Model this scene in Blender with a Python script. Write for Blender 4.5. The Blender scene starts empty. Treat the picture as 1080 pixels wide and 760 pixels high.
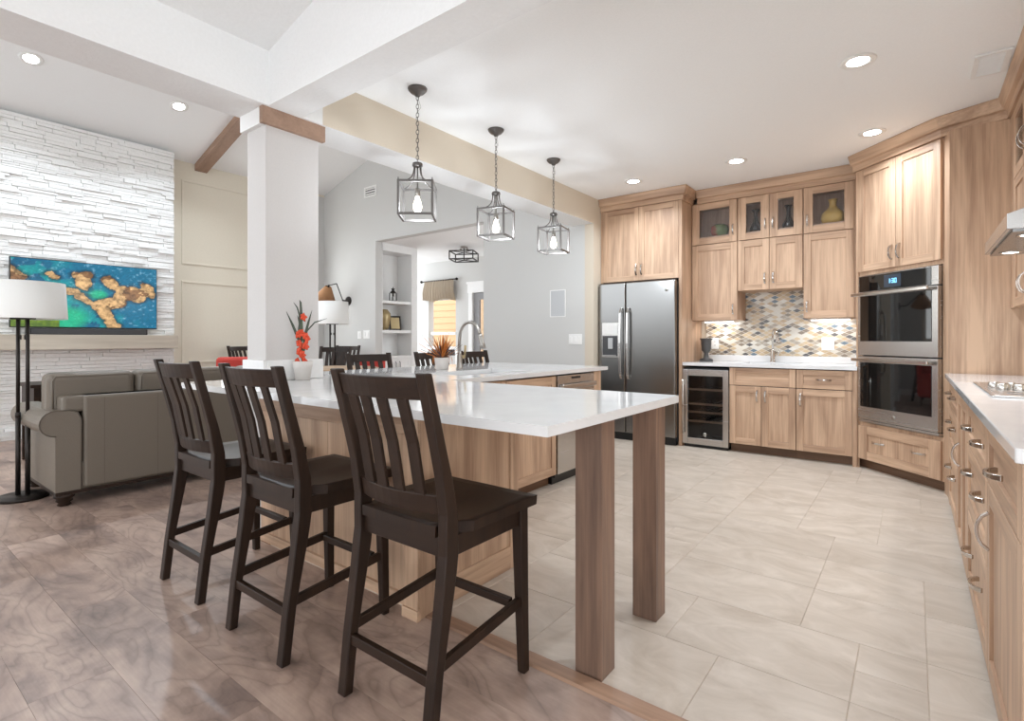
import bpy, math, random
from mathutils import Vector, Matrix

# ------------------------------------------------------------------ camera, world, light, exposure
scene = bpy.context.scene
COL = scene.collection
CAM_H = 1.18
cd = bpy.data.cameras.new('camera'); cam = bpy.data.objects.new('camera', cd); COL.objects.link(cam)
cam.location = (0, 0, CAM_H); cam.rotation_euler = (math.pi/2, 0, math.radians(37.4))
cd.sensor_width = 36.0; cd.lens = 554.0/1080*36; cd.shift_y = -22.0/1080; cd.clip_start = 0.05
scene.camera = cam
vs = scene.view_settings
vs.view_transform = 'Standard'; vs.look = 'None'; vs.gamma = 1.0; vs.use_curve_mapping = False
vs.exposure = 0.68
W = bpy.data.worlds.new('world'); scene.world = W; W.use_nodes = True
bgn = W.node_tree.nodes['Background']; bgn.inputs[0].default_value = (0.90, 0.95, 1.0, 1); bgn.inputs[1].default_value = 2.2
CAN_W = 8.2; LIV_W = 21.0; PEND_W = 9.0; UNDER_W = 0.7

def area_light(name, loc, rot, sx, sy, power, color=(1, 1, 1)):
    l = bpy.data.lights.new(name, 'AREA'); l.shape = 'RECTANGLE'; l.size = sx; l.size_y = sy; l.energy = power; l.color = color
    o = bpy.data.objects.new(name, l); COL.objects.link(o); o.location = loc; o.rotation_euler = rot
    return o
# added fill light for the dining side; no window stands there
area_light('added_dining_fill', (-8.55, 4.45, 2.0), (math.radians(90), 0, math.radians(-90)), 1.4, 1.6, 14, (0.92, 0.97, 1))

R = random.Random(7)

# ------------------------------------------------------------------ materials
def srgb(*c):
    return tuple((v/255/12.92 if v/255 <= 0.04045 else ((v/255+0.055)/1.055)**2.4) for v in c) + (1,)

def newmat(name):
    m = bpy.data.materials.new(name); m.use_nodes = True
    nt = m.node_tree; return m, nt, nt.nodes['Principled BSDF']

def N(nt, t, **kw):
    n = nt.nodes.new(t)
    for k, v in kw.items():
        if k.startswith('i_'):
            key = k[2:]
            n.inputs[int(key) if key.isdigit() else key.replace('_', ' ')].default_value = v
        else: setattr(n, k, v)
    return n

def plain(name, rgb, rough=0.5, metal=0.0, bump=0.0, bscale=40, spec=0.5, var=0.04):
    m, nt, b = newmat(name)
    L = nt.links.new
    tc = N(nt, 'ShaderNodeTexCoord')
    nz = N(nt, 'ShaderNodeTexNoise', i_Scale=bscale, i_Detail=4.0)
    L(tc.outputs['Object'], nz.inputs['Vector'])
    c = srgb(*rgb)
    mx = N(nt, 'ShaderNodeMixRGB'); mx.inputs[1].default_value = tuple(v*(1-var) for v in c[:3])+(1,); mx.inputs[2].default_value = tuple(min(1, v*(1+var)) for v in c[:3])+(1,)
    L(nz.outputs['Fac'], mx.inputs[0]); L(mx.outputs[0], b.inputs['Base Color'])
    b.inputs['Roughness'].default_value = rough; b.inputs['Metallic'].default_value = metal
    b.inputs['Specular IOR Level'].default_value = spec
    if bump:
        bp = N(nt, 'ShaderNodeBump', i_Strength=bump, i_Distance=0.004); L(nz.outputs['Fac'], bp.inputs['Height']); L(bp.outputs[0], b.inputs['Normal'])
    return m

def wood(name, light, dark, axis='Z', rough=0.42, density=1.0, spec=0.4, contrast=1.0, streak=None):
    """long grain along one object axis, each board shifted by the object's own random number"""
    m, nt, b = newmat(name); L = nt.links.new
    tc = N(nt, 'ShaderNodeTexCoord'); oi = N(nt, 'ShaderNodeObjectInfo')
    mul = N(nt, 'ShaderNodeMath', operation='MULTIPLY', i_1=37.0); L(oi.outputs['Random'], mul.inputs[0])
    add = N(nt, 'ShaderNodeVectorMath', operation='ADD'); L(tc.outputs['Object'], add.inputs[0]); L(mul.outputs[0], add.inputs[1])
    mp = N(nt, 'ShaderNodeMapping'); s = [9.0*density]*3; s['XYZ'.index(axis)] = 0.9*density; mp.inputs['Scale'].default_value = s
    L(add.outputs[0], mp.inputs['Vector'])
    n1 = N(nt, 'ShaderNodeTexNoise', i_Scale=1.0, i_Detail=6.0, i_Roughness=0.55, i_Distortion=0.6); L(mp.outputs[0], n1.inputs['Vector'])
    mp2 = N(nt, 'ShaderNodeMapping'); s2 = [70.0*density]*3; s2['XYZ'.index(axis)] = 2.5*density; mp2.inputs['Scale'].default_value = s2
    L(add.outputs[0], mp2.inputs['Vector'])
    n2 = N(nt, 'ShaderNodeTexNoise', i_Scale=1.0, i_Detail=3.0); L(mp2.outputs[0], n2.inputs['Vector'])
    mx = N(nt, 'ShaderNodeMath', operation='MULTIPLY_ADD', i_1=0.45); L(n2.outputs['Fac'], mx.inputs[0]); L(n1.outputs['Fac'], mx.inputs[2])
    r = N(nt, 'ShaderNodeValToRGB')
    r.color_ramp.elements[0].position = 0.69-0.27*contrast; r.color_ramp.elements[0].color = srgb(*dark)
    r.color_ramp.elements[1].position = 0.69+0.2*contrast; r.color_ramp.elements[1].color = srgb(*light)
    if streak:
        e = r.color_ramp.elements.new(0.52); e.color = srgb(*streak)
    L(mx.outputs[0], r.inputs[0]); L(r.outputs[0], b.inputs['Base Color'])
    b.inputs['Roughness'].default_value = rough; b.inputs['Specular IOR Level'].default_value = spec
    bp = N(nt, 'ShaderNodeBump', i_Strength=0.12, i_Distance=0.001); L(n2.outputs['Fac'], bp.inputs['Height']); L(bp.outputs[0], b.inputs['Normal'])
    return m

def brushed(name, rgb, rough=0.28, axis='Z'):
    m, nt, b = newmat(name); L = nt.links.new
    tc = N(nt, 'ShaderNodeTexCoord'); mp = N(nt, 'ShaderNodeMapping')
    s = [40.0]*3; s['XYZ'.index(axis)] = 0.6; mp.inputs['Scale'].default_value = s
    L(tc.outputs['Object'], mp.inputs['Vector'])
    n = N(nt, 'ShaderNodeTexNoise', i_Scale=1.0, i_Detail=2.0); L(mp.outputs[0], n.inputs['Vector'])
    rr = N(nt, 'ShaderNodeMapRange'); rr.inputs['To Min'].default_value = rough-0.02; rr.inputs['To Max'].default_value = rough+0.03
    L(n.outputs['Fac'], rr.inputs['Value']); L(rr.outputs[0], b.inputs['Roughness'])
    b.inputs['Base Color'].default_value = srgb(*rgb); b.inputs['Metallic'].default_value = 1.0
    return m

def emit(name, rgb, strength):
    m, nt, b = newmat(name); b.inputs['Base Color'].default_value = srgb(*rgb)
    b.inputs['Emission Color'].default_value = srgb(*rgb); b.inputs['Emission Strength'].default_value = strength
    return m

def glass(name, tint=(255, 255, 255), rough=0.0, veil=0.0):
    m, nt, b = newmat(name); L = nt.links.new
    out = nt.nodes['Material Output']
    tr = N(nt, 'ShaderNodeBsdfTransparent'); tr.inputs[0].default_value = srgb(*tint)
    gl = N(nt, 'ShaderNodeBsdfGlossy'); gl.inputs['Roughness'].default_value = rough
    fr = N(nt, 'ShaderNodeFresnel', i_IOR=1.45)
    ad = N(nt, 'ShaderNodeMath', operation='ADD', i_1=veil); L(fr.outputs[0], ad.inputs[0])
    mx = N(nt, 'ShaderNodeMixShader'); L(ad.outputs[0], mx.inputs[0]); L(tr.outputs[0], mx.inputs[1]); L(gl.outputs[0], mx.inputs[2])
    L(mx.outputs[0], out.inputs['Surface'])
    return m

M = {}
CABL, CABD = (209, 176, 147), (148, 115, 92)
M['cab_v'] = wood('cabinet_wood_upright_grain', CABL, CABD, 'Z')
M['cab_h'] = wood('cabinet_wood_level_grain', CABL, CABD, 'X')
M['cab_hy'] = wood('cabinet_wood_level_grain_y', CABL, CABD, 'Y')
M['gap'] = plain('carcass_gap_shade', (70, 52, 40), 0.7)  # shade of the door gaps put into the carcass colour
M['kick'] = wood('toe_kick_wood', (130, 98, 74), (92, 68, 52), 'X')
M['post'] = wood('post_wood', (146, 116, 97), (76, 59, 51), 'Z', contrast=1.1)
M['espresso'] = wood('espresso_wood', (48, 32, 22), (26, 17, 12), 'Z', rough=0.42, density=1.4, spec=0.3)
M['espresso_h'] = wood('espresso_wood_level', (48, 32, 22), (26, 17, 12), 'X', rough=0.42, density=1.4, spec=0.3)
M['beamwood'] = wood('stained_beam_wood', (168, 138, 118), (142, 114, 96), 'X', rough=0.6)
M['mantle'] = wood('pale_mantle_wood', (206, 196, 180), (176, 164, 148), 'Y', rough=0.6)
M['white'] = plain('white_paint', (236, 235, 233), 0.55, bump=0.0)
M['ceil'] = plain('ceiling_paint', (246, 246, 245), 0.9, bump=0.15, bscale=90)
M['orange_peel'] = plain('textured_white_paint', (240, 240, 239), 0.9, bump=0.5, bscale=60)
M['wallgrey'] = plain('pale_grey_paint', (207, 206, 203), 0.8, bump=0.05, bscale=120)
M['colgrey'] = plain('warm_grey_paint', (206, 202, 199), 0.8, bump=0.06, bscale=90)
M['tan'] = plain('tan_paint', (214, 202, 184), 0.8, bump=0.05, bscale=120)
M['cream'] = plain('cream_paint', (228, 219, 201), 0.7)
M['stone'] = plain('white_ledge_stone', (240, 239, 236), 0.85, bump=0.9, bscale=38, var=0.08)
M['steel'] = brushed('brushed_steel_upright', (140, 139, 137), 0.24, 'X')
M['steel_v'] = brushed('brushed_steel_level', (196, 193, 190), 0.26, 'X')
M['chrome'] = plain('satin_nickel', (205, 200, 194), 0.16, 1.0)
M['nickel'] = brushed('brushed_nickel', (170, 166, 160), 0.3, 'Z')
M['pend'] = plain('pendant_grey_metal', (108, 104, 101), 0.4, 0.6)
M['bronze'] = plain('dark_bronze_metal', (52, 47, 44), 0.42, 0.7)
M['black'] = plain('black_plastic', (22, 22, 23), 0.35)
M['blackglass'] = plain('black_oven_glass', (16, 15, 15), 0.03, spec=0.8)
M['darkgrey'] = plain('dark_grey_plastic', (66, 66, 68), 0.4)
M['plate'] = plain('white_plastic', (240, 239, 236), 0.35)
M['sinksteel'] = plain('satin_sink_steel', (214, 214, 214), 0.4, 0.0)
M['grille'] = plain('grey_speaker_cloth', (196, 197, 198), 0.9, bump=0.3, bscale=300)
M['leather'] = plain('grey_beige_leather', (114, 104, 92), 0.42, bump=0.25, bscale=150, var=0.06)
M['seam'] = plain('leather_seam', (92, 83, 73), 0.6)
M['shade'] = plain('white_lamp_linen', (240, 238, 234), 0.9, bump=0.2, bscale=260)
M['valance'] = plain('beige_linen', (176, 162, 144), 0.95, bump=0.3, bscale=120, var=0.12)
M['wicker'] = plain('tan_woven_shade', (166, 122, 84), 0.8, bump=0.5, bscale=120, var=0.2)
M['red'] = plain('coral_red_fabric', (190, 66, 56), 0.85)
M['flower'] = plain('orange_red_petal', (226, 84, 52), 0.6, var=0.15)
M['leafdark'] = plain('dark_green_leaf', (72, 80, 66), 0.55)
M['leaf'] = plain('green_leaf', (104, 122, 88), 0.6)
M['spike'] = plain('rust_orange_blade', (196, 116, 44), 0.6, var=0.3)
M['spiketip'] = plain('plum_blade', (92, 58, 52), 0.6)
M['potwhite'] = plain('chalk_white_pot', (216, 210, 204), 0.8, bump=0.2, bscale=60)
M['soil'] = plain('brown_soil', (94, 66, 48), 0.95, bump=0.8, bscale=90)
M['yellowclay'] = plain('yellow_glaze', (224, 186, 98), 0.35, var=0.1)
M['blackglaze'] = plain('black_glaze', (26, 22, 22), 0.12)
M['urn'] = plain('charcoal_urn', (74, 74, 74), 0.5)
M['gold'] = plain('antique_gold_glaze', (172, 152, 112), 0.3, 0.4)
M['groove'] = plain('shadow_gap', (60, 52, 46), 0.9)
M['glass'] = glass('clear_glass')
M['glasssmoke'] = glass('cabinet_door_glass', (250, 250, 252), 0.08, veil=0.02)
M['coolerglass'] = glass('wine_cooler_glass', (225, 225, 228))
M['canlens'] = emit('recessed_lamp_lens', (255, 252, 246), 14.0)
def bulb_mat():
    m, nt, b = newmat('lit_clear_bulb'); L = nt.links.new
    tr = N(nt, 'ShaderNodeBsdfTransparent'); em = N(nt, 'ShaderNodeEmission', i_Strength=9.0); em.inputs[0].default_value = srgb(255, 244, 226)
    mx = N(nt, 'ShaderNodeMixShader', i_0=0.35); L(tr.outputs[0], mx.inputs[1]); L(em.outputs[0], mx.inputs[2]); L(mx.outputs[0], nt.nodes['Material Output'].inputs['Surface'])
    return m
M['bulb'] = bulb_mat()
M['ledstrip'] = emit('under_cabinet_strip', (255, 248, 238), 5.0)
M['led'] = emit('oven_clock_digits', (120, 190, 235), 1.3)
M['oscreen'] = plain('oven_screen', (54, 62, 74), 0.1)
M['siding'] = plain('peach_house_siding', (196, 160, 122), 0.8)
M['tabletop'] = wood('light_oak', (190, 160, 130), (160, 130, 104), 'X')
M['doorgrey'] = plain('grey_door_paint', (150, 150, 152), 0.5)
M['curtainwhite'] = plain('white_frame_paint', (240, 240, 238), 0.5)

def quartz():
    m, nt, b = newmat('white_quartz'); L = nt.links.new
    tc = N(nt, 'ShaderNodeTexCoord')
    n = N(nt, 'ShaderNodeTexNoise', i_Scale=3.0, i_Detail=8.0, i_Roughness=0.6, i_Distortion=1.5); L(tc.outputs['Object'], n.inputs['Vector'])
    r = N(nt, 'ShaderNodeValToRGB'); r.color_ramp.elements[0].position = 0.35; r.color_ramp.elements[0].color = srgb(224, 223, 222)
    r.color_ramp.elements[1].position = 0.6; r.color_ramp.elements[1].color = srgb(230, 229, 228)
    L(n.outputs['Fac'], r.inputs[0]); L(r.outputs[0], b.inputs['Base Color'])
    b.inputs['Roughness'].default_value = 0.06; b.inputs['Specular IOR Level'].default_value = 0.55
    return m
M['quartz'] = quartz()

def tile_mat():
    m, nt, b = newmat('beige_stone_tile'); L = nt.links.new
    tc = N(nt, 'ShaderNodeTexCoord'); at = N(nt, 'ShaderNodeAttribute', attribute_name='piece')
    mul = N(nt, 'ShaderNodeVectorMath', operation='SCALE'); mul.inputs['Scale'].default_value = 23.0; L(at.outputs['Color'], mul.inputs[0])
    ad = N(nt, 'ShaderNodeVectorMath', operation='ADD'); L(tc.outputs['Object'], ad.inputs[0]); L(mul.outputs[0], ad.inputs[1])
    mp = N(nt, 'ShaderNodeMapping'); mp.inputs['Scale'].default_value = (3.5, 6.0, 3.0); L(ad.outputs[0], mp.inputs['Vector'])
    n = N(nt, 'ShaderNodeTexNoise', i_Scale=1.0, i_Detail=8.0, i_Roughness=0.62, i_Distortion=1.0); L(mp.outputs[0], n.inputs['Vector'])
    r = N(nt, 'ShaderNodeValToRGB')
    r.color_ramp.elements[0].position = 0.3; r.color_ramp.elements[0].color = srgb(176, 161, 145)
    r.color_ramp.elements[1].position = 0.68; r.color_ramp.elements[1].color = srgb(203, 190, 176)
    L(n.outputs['Fac'], r.inputs[0])
    hs = N(nt, 'ShaderNodeHueSaturation'); L(r.outputs[0], hs.inputs['Color'])
    mr = N(nt, 'ShaderNodeMapRange'); mr.inputs['To Min'].default_value = 0.93; mr.inputs['To Max'].default_value = 1.05
    L(at.outputs['Fac'], mr.inputs['Value']); L(mr.outputs[0], hs.inputs['Value'])
    L(hs.outputs[0], b.inputs['Base Color'])
    b.inputs['Roughness'].default_value = 0.42
    bp = N(nt, 'ShaderNodeBump', i_Strength=0.15, i_Distance=0.003); L(n.outputs['Fac'], bp.inputs['Height']); L(bp.outputs[0], b.inputs['Normal'])
    return m
M['tile'] = tile_mat()
M['grout'] = plain('tile_grout', (178, 166, 150), 0.9)

def plank_mat():
    m, nt, b = newmat('walnut_plank'); L = nt.links.new
    tc = N(nt, 'ShaderNodeTexCoord'); at = N(nt, 'ShaderNodeAttribute', attribute_name='piece')
    mul = N(nt, 'ShaderNodeVectorMath', operation='SCALE'); mul.inputs['Scale'].default_value = 31.0; L(at.outputs['Color'], mul.inputs[0])
    ad = N(nt, 'ShaderNodeVectorMath', operation='ADD'); L(tc.outputs['Object'], ad.inputs[0]); L(mul.outputs[0], ad.inputs[1])
    mp = N(nt, 'ShaderNodeMapping'); mp.inputs['Scale'].default_value = (1.3, 3.0, 1.0); L(ad.outputs[0], mp.inputs['Vector'])
    n = N(nt, 'ShaderNodeTexNoise', i_Scale=1.0, i_Detail=3.0, i_Roughness=0.42, i_Distortion=1.3); L(mp.outputs[0], n.inputs['Vector'])
    ml = N(nt, 'ShaderNodeMath', operation='MULTIPLY', i_1=9.0); L(n.outputs['Fac'], ml.inputs[0])
    fr = N(nt, 'ShaderNodeMath', operation='FRACT'); L(ml.outputs[0], fr.inputs[0])
    rg = N(nt, 'ShaderNodeValToRGB'); e = rg.color_ramp.elements
    e[0].position = 0.0; e[0].color = (0.55, 0.53, 0.52, 1); e[1].position = 1.0; e[1].color = (1, 1, 1, 1)
    x = e.new(0.22); x.color = (0.88, 0.88, 0.88, 1); x = e.new(0.6); x.color = (1, 1, 1, 1); x = e.new(0.93); x.color = (0.84, 0.83, 0.82, 1); e[-1].color = (0.55, 0.53, 0.52, 1)
    L(fr.outputs[0], rg.inputs[0])
    mp2 = N(nt, 'ShaderNodeMapping'); mp2.inputs['Scale'].default_value = (2.2, 3.6, 1.0); L(ad.outputs[0], mp2.inputs['Vector'])
    n2 = N(nt, 'ShaderNodeTexNoise', i_Scale=1.0, i_Detail=6.0, i_Roughness=0.62, i_Distortion=0.5); L(mp2.outputs[0], n2.inputs['Vector'])
    mp3 = N(nt, 'ShaderNodeMapping'); mp3.inputs['Scale'].default_value = (6.0, 130.0, 1.0); L(ad.outputs[0], mp3.inputs['Vector'])
    n3 = N(nt, 'ShaderNodeTexNoise', i_Scale=1.0, i_Detail=2.0); L(mp3.outputs[0], n3.inputs['Vector'])
    r = N(nt, 'ShaderNodeValToRGB')
    r.color_ramp.elements[0].position = 0.34; r.color_ramp.elements[0].color = srgb(130, 110, 101)
    r.color_ramp.elements[1].position = 0.68; r.color_ramp.elements[1].color = srgb(194, 169, 153)
    mid = r.color_ramp.elements.new(0.5); mid.color = srgb(170, 145, 131)
    L(n2.outputs['Fac'], r.inputs[0])
    m1 = N(nt, 'ShaderNodeMixRGB', blend_type='MULTIPLY', i_0=0.62); L(r.outputs[0], m1.inputs[1]); L(rg.outputs[0], m1.inputs[2])
    m2 = N(nt, 'ShaderNodeMixRGB', blend_type='MULTIPLY', i_0=0.22); L(m1.outputs[0], m2.inputs[1]); L(n3.outputs['Fac'], m2.inputs[2])
    hs = N(nt, 'ShaderNodeHueSaturation'); L(m2.outputs[0], hs.inputs['Color'])
    mr = N(nt, 'ShaderNodeMapRange'); mr.inputs['To Min'].default_value = 1.04; mr.inputs['To Max'].default_value = 1.16
    L(at.outputs['Fac'], mr.inputs['Value']); L(mr.outputs[0], hs.inputs['Value'])
    L(hs.outputs[0], b.inputs['Base Color'])
    b.inputs['Roughness'].default_value = 0.36
    bp = N(nt, 'ShaderNodeBump', i_Strength=0.06, i_Distance=0.002); L(n3.outputs['Fac'], bp.inputs['Height']); L(bp.outputs[0], b.inputs['Normal'])
    return m
M['plank'] = plank_mat()
M['strip'] = wood('threshold_wood', (170, 136, 112), (120, 92, 76), 'X')

def mosaic_mat():
    m, nt, b = newmat('diamond_mosaic'); L = nt.links.new
    tc = N(nt, 'ShaderNodeTexCoord'); sp = N(nt, 'ShaderNodeSeparateXYZ'); L(tc.outputs['Object'], sp.inputs[0])
    u = N(nt, 'ShaderNodeMath', operation='MULTIPLY', i_1=1/0.088); L(sp.outputs['X'], u.inputs[0])
    v = N(nt, 'ShaderNodeMath', operation='MULTIPLY', i_1=1/0.044); L(sp.outputs['Z'], v.inputs[0])
    p = N(nt, 'ShaderNodeMath', operation='ADD'); q = N(nt, 'ShaderNodeMath', operation='SUBTRACT')
    for n in (p, q): L(u.outputs[0], n.inputs[0]); L(v.outputs[0], n.inputs[1])
    fp = N(nt, 'ShaderNodeMath', operation='FLOOR'); fq = N(nt, 'ShaderNodeMath', operation='FLOOR')
    L(p.outputs[0], fp.inputs[0]); L(q.outputs[0], fq.inputs[0])
    cx = N(nt, 'ShaderNodeCombineXYZ'); L(fp.outputs[0], cx.inputs[0]); L(fq.outputs[0], cx.inputs[1])
    wn = N(nt, 'ShaderNodeTexWhiteNoise', noise_dimensions='2D'); L(cx.outputs[0], wn.inputs['Vector'])
    r = N(nt, 'ShaderNodeValToRGB'); r.color_ramp.interpolation = 'CONSTANT'
    cols = [(0.0, (214, 208, 196)), (0.24, (200, 178, 146)), (0.46, (170, 158, 142)), (0.62, (188, 164, 132)), (0.74, (138, 124, 108)), (0.86, (92, 88, 86)), (0.93, (104, 120, 132)), (0.97, (226, 222, 214))]
    el = r.color_ramp.elements
    el[0].position = 0; el[0].color = srgb(*cols[0][1]); el[1].position = cols[1][0]; el[1].color = srgb(*cols[1][1])
    for pos, c in cols[2:]:
        e = el.new(pos); e.color = srgb(*c)
    L(wn.outputs['Value'], r.inputs[0])
    def edge(src):
        f = N(nt, 'ShaderNodeMath', operation='FRACT'); L(src.outputs[0], f.inputs[0])
        a = N(nt, 'ShaderNodeMath', operation='SUBTRACT', i_1=0.5); L(f.outputs[0], a.inputs[0])
        a2 = N(nt, 'ShaderNodeMath', operation='ABSOLUTE'); L(a.outputs[0], a2.inputs[0]); return a2
    mx = N(nt, 'ShaderNodeMath', operation='MAXIMUM'); L(edge(p).outputs[0], mx.inputs[0]); L(edge(q).outputs[0], mx.inputs[1])
    gt = N(nt, 'ShaderNodeMath', operation='GREATER_THAN', i_1=0.46); L(mx.outputs[0], gt.inputs[0])
    mc = N(nt, 'ShaderNodeMixRGB'); mc.inputs[2].default_value = srgb(214, 208, 198); L(gt.outputs[0], mc.inputs[0]); L(r.outputs[0], mc.inputs[1])
    L(mc.outputs[0], b.inputs['Base Color'])
    rm = N(nt, 'ShaderNodeMapRange'); rm.inputs['To Min'].default_value = 0.15; rm.inputs['To Max'].default_value = 0.8; L(gt.outputs[0], rm.inputs['Value']); L(rm.outputs[0], b.inputs['Roughness'])
    bp = N(nt, 'ShaderNodeBump', i_Strength=0.3, i_Distance=0.002); bp.invert = True; L(gt.outputs[0], bp.inputs['Height']); L(bp.outputs[0], b.inputs['Normal'])
    return m
M['mosaic'] = mosaic_mat()

def bowl_mat():
    m, nt, b = newmat('red_green_glaze'); L = nt.links.new
    tc = N(nt, 'ShaderNodeTexCoord'); sp = N(nt, 'ShaderNodeSeparateXYZ'); L(tc.outputs['Object'], sp.inputs[0])
    n = N(nt, 'ShaderNodeTexNoise', i_Scale=14.0, i_Detail=3.0); L(tc.outputs['Object'], n.inputs['Vector'])
    a = N(nt, 'ShaderNodeMath', operation='MULTIPLY_ADD', i_1=5.0); L(sp.outputs['X'], a.inputs[0]); L(n.outputs['Fac'], a.inputs[2])
    r = N(nt, 'ShaderNodeValToRGB'); r.color_ramp.elements[0].position = 0.25; r.color_ramp.elements[0].color = srgb(150, 58, 40)
    r.color_ramp.elements[1].position = 0.55; r.color_ramp.elements[1].color = srgb(108, 124, 68)
    L(a.outputs[0], r.inputs[0]); L(r.outputs[0], b.inputs['Base Color']); b.inputs['Roughness'].default_value = 0.15
    return m
M['bowl'] = bowl_mat()

def vcol_emit(name, strength):
    m, nt, b = newmat(name); L = nt.links.new
    at = N(nt, 'ShaderNodeAttribute', attribute_name='picture')
    b.inputs['Base Color'].default_value = (0.01, 0.01, 0.01, 1); b.inputs['Roughness'].default_value = 0.2
    L(at.outputs['Color'], b.inputs['Emission Color']); b.inputs['Emission Strength'].default_value = strength
    return m
M['tvpic'] = vcol_emit('screen_picture', 0.68)

# ------------------------------------------------------------------ mesh helpers
class MB:
    def __init__(s): s.v = []; s.f = []; s.m = []; s.s = []
    def face(s, ids, m=0, sm=False): s.f.append(tuple(ids)); s.m.append(m); s.s.append(sm)
    def box(s, x0, x1, y0, y1, z0, z1, m=0):
        b = len(s.v)
        s.v += [(x, y, z) for z in (z0, z1) for (x, y) in ((x0, y0), (x1, y0), (x1, y1), (x0, y1))]
        for q in ((3, 2, 1, 0), (4, 5, 6, 7), (0, 1, 5, 4), (1, 2, 6, 5), (2, 3, 7, 6), (3, 0, 4, 7)): s.face([b+i for i in q], m)
        return s
    def loft(s, rings, m=0, sm=False, cap=True, closed=True):
        """rings: equal-length vertex loops"""
        n = len(rings[0]); b = len(s.v)
        for r in rings: s.v += [tuple(p) for p in r]
        for k in range(len(rings)-1):
            for i in range(n if closed else n-1):
                j = (i+1) % n
                s.face([b+k*n+i, b+k*n+j, b+(k+1)*n+j, b+(k+1)*n+i], m, sm)
        if cap:
            s.face([b+i for i in reversed(range(n))], m); e = b+(len(rings)-1)*n; s.face([e+i for i in range(n)], m)
        return s
    def prism(s, poly, z0, z1, m=0):
        return s.loft([[(x, y, z0) for x, y in poly], [(x, y, z1) for x, y in poly]], m)
    def prism_x(s, poly, x0, x1, m=0):   # poly in (y, z)
        return s.loft([[(x0, y, z) for y, z in poly], [(x1, y, z) for y, z in poly]], m)
    def prism_y(s, poly, y0, y1, m=0):   # poly in (x, z)
        return s.loft([[(x, y1, z) for x, z in poly], [(x, y0, z) for x, z in poly]], m)
    def post(s, secs, m=0):
        """secs: (cx, cy, z, hx, hy)"""
        return s.loft([[(cx-hx, cy-hy, z), (cx+hx, cy-hy, z), (cx+hx, cy+hy, z), (cx-hx, cy+hy, z)] for cx, cy, z, hx, hy in secs], m)
    def tube(s, pts, r, seg=8, m=0, cap=True, sm=True):
        pts = [Vector(p) for p in pts]; n = len(pts); rs = r if isinstance(r, (list, tuple)) else [r]*n
        t0 = (pts[1]-pts[0]).normalized(); ref = Vector((0, 0, 1)) if abs(t0.z) < 0.9 else Vector((1, 0, 0))
        nn = (ref - t0*ref.dot(t0)).normalized(); rings = []
        for i in range(n):
            a = pts[max(0, i-1)]; c = pts[min(n-1, i+1)]; t = (c-a).normalized()
            nn = (nn - t*nn.dot(t)).normalized(); bb = t.cross(nn)
            rings.append([pts[i]+(nn*math.cos(2*math.pi*k/seg)+bb*math.sin(2*math.pi*k/seg))*rs[i] for k in range(seg)])
        return s.loft(rings, m, sm, cap)
    def bar(s, p, q, w, h, m=0, up=(0, 0, 1)):
        """square bar between two points: w sideways, h along up"""
        p = Vector(p); q = Vector(q); t = (q-p).normalized(); u = Vector(up); u = (u - t*u.dot(t))
        if u.length < 1e-4: u = Vector((0, 1, 0))
        u.normalize(); c = t.cross(u)
        def ring(o): return [o-c*w/2-u*h/2, o+c*w/2-u*h/2, o+c*w/2+u*h/2, o-c*w/2+u*h/2]
        return s.loft([ring(p), ring(q)], m)
    def lathe(s, prof, c=(0, 0, 0), seg=20, m=0, sm=True, axis='Z', cap=True):
        rings = []
        for r, h in prof:
            ring = []
            for k in range(seg):
                a = 2*math.pi*k/seg; x, y = r*math.cos(a), r*math.sin(a)
                p = {'Z': (x, y, h), 'Y': (x, h, -y), 'X': (h, x, y)}[axis]
                ring.append((c[0]+p[0], c[1]+p[1], c[2]+p[2]))
            rings.append(ring)
        return s.loft(rings, m, sm, cap)
    def ell(s, c, r, seg=12, m=0):
        prof = [(max(1e-4, math.sin(math.pi*k/8)), -math.cos(math.pi*k/8)) for k in range(9)]
        return s.loft([[(c[0]+pr*r[0]*math.cos(2*math.pi*k/seg), c[1]+pr*r[1]*math.sin(2*math.pi*k/seg), c[2]+h*r[2]) for k in range(seg)] for pr, h in prof], m, True)
    def blade(s, pts, widths, side, m=0, th=0.0015):
        """thin leaf or petal with a real thickness"""
        side = Vector(side).normalized(); rings = []
        n = len(pts)
        for i in range(n):
            a = Vector(pts[max(0, i-1)]); c = Vector(pts[min(n-1, i+1)]); t = (c-a).normalized()
            sd = (side - t*side.dot(t)).normalized(); nr = t.cross(sd); p = Vector(pts[i]); w = max(widths[i], 0.0004)
            rings.append([p-sd*w, p-nr*th+sd*0, p+sd*w, p+nr*th])
        return s.loft(rings, m, True)
    def build(s, name, mats, parent=None, bevel=0, seg=2, loc=None, rz=0):
        me = bpy.data.meshes.new(name); me.from_pydata(s.v, [], s.f)
        if not isinstance(mats, (list, tuple)): mats = [mats]
        for k in mats: me.materials.append(M[k] if isinstance(k, str) else k)
        me.polygons.foreach_set('material_index', s.m); me.polygons.foreach_set('use_smooth', s.s)
        import bmesh
        bm = bmesh.new(); bm.from_mesh(me); bmesh.ops.recalc_face_normals(bm, faces=bm.faces); bm.to_mesh(me); bm.free()
        o = bpy.data.objects.new(name, me); COL.objects.link(o)
        if parent: o.parent = parent
        if loc: o.location = loc
        if rz: o.rotation_euler.z = rz
        if bevel:
            b = o.modifiers.new('bevel', 'BEVEL'); b.width = bevel; b.segments = seg; b.limit_method = 'ANGLE'; b.angle_limit = math.radians(40)
        return o

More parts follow.
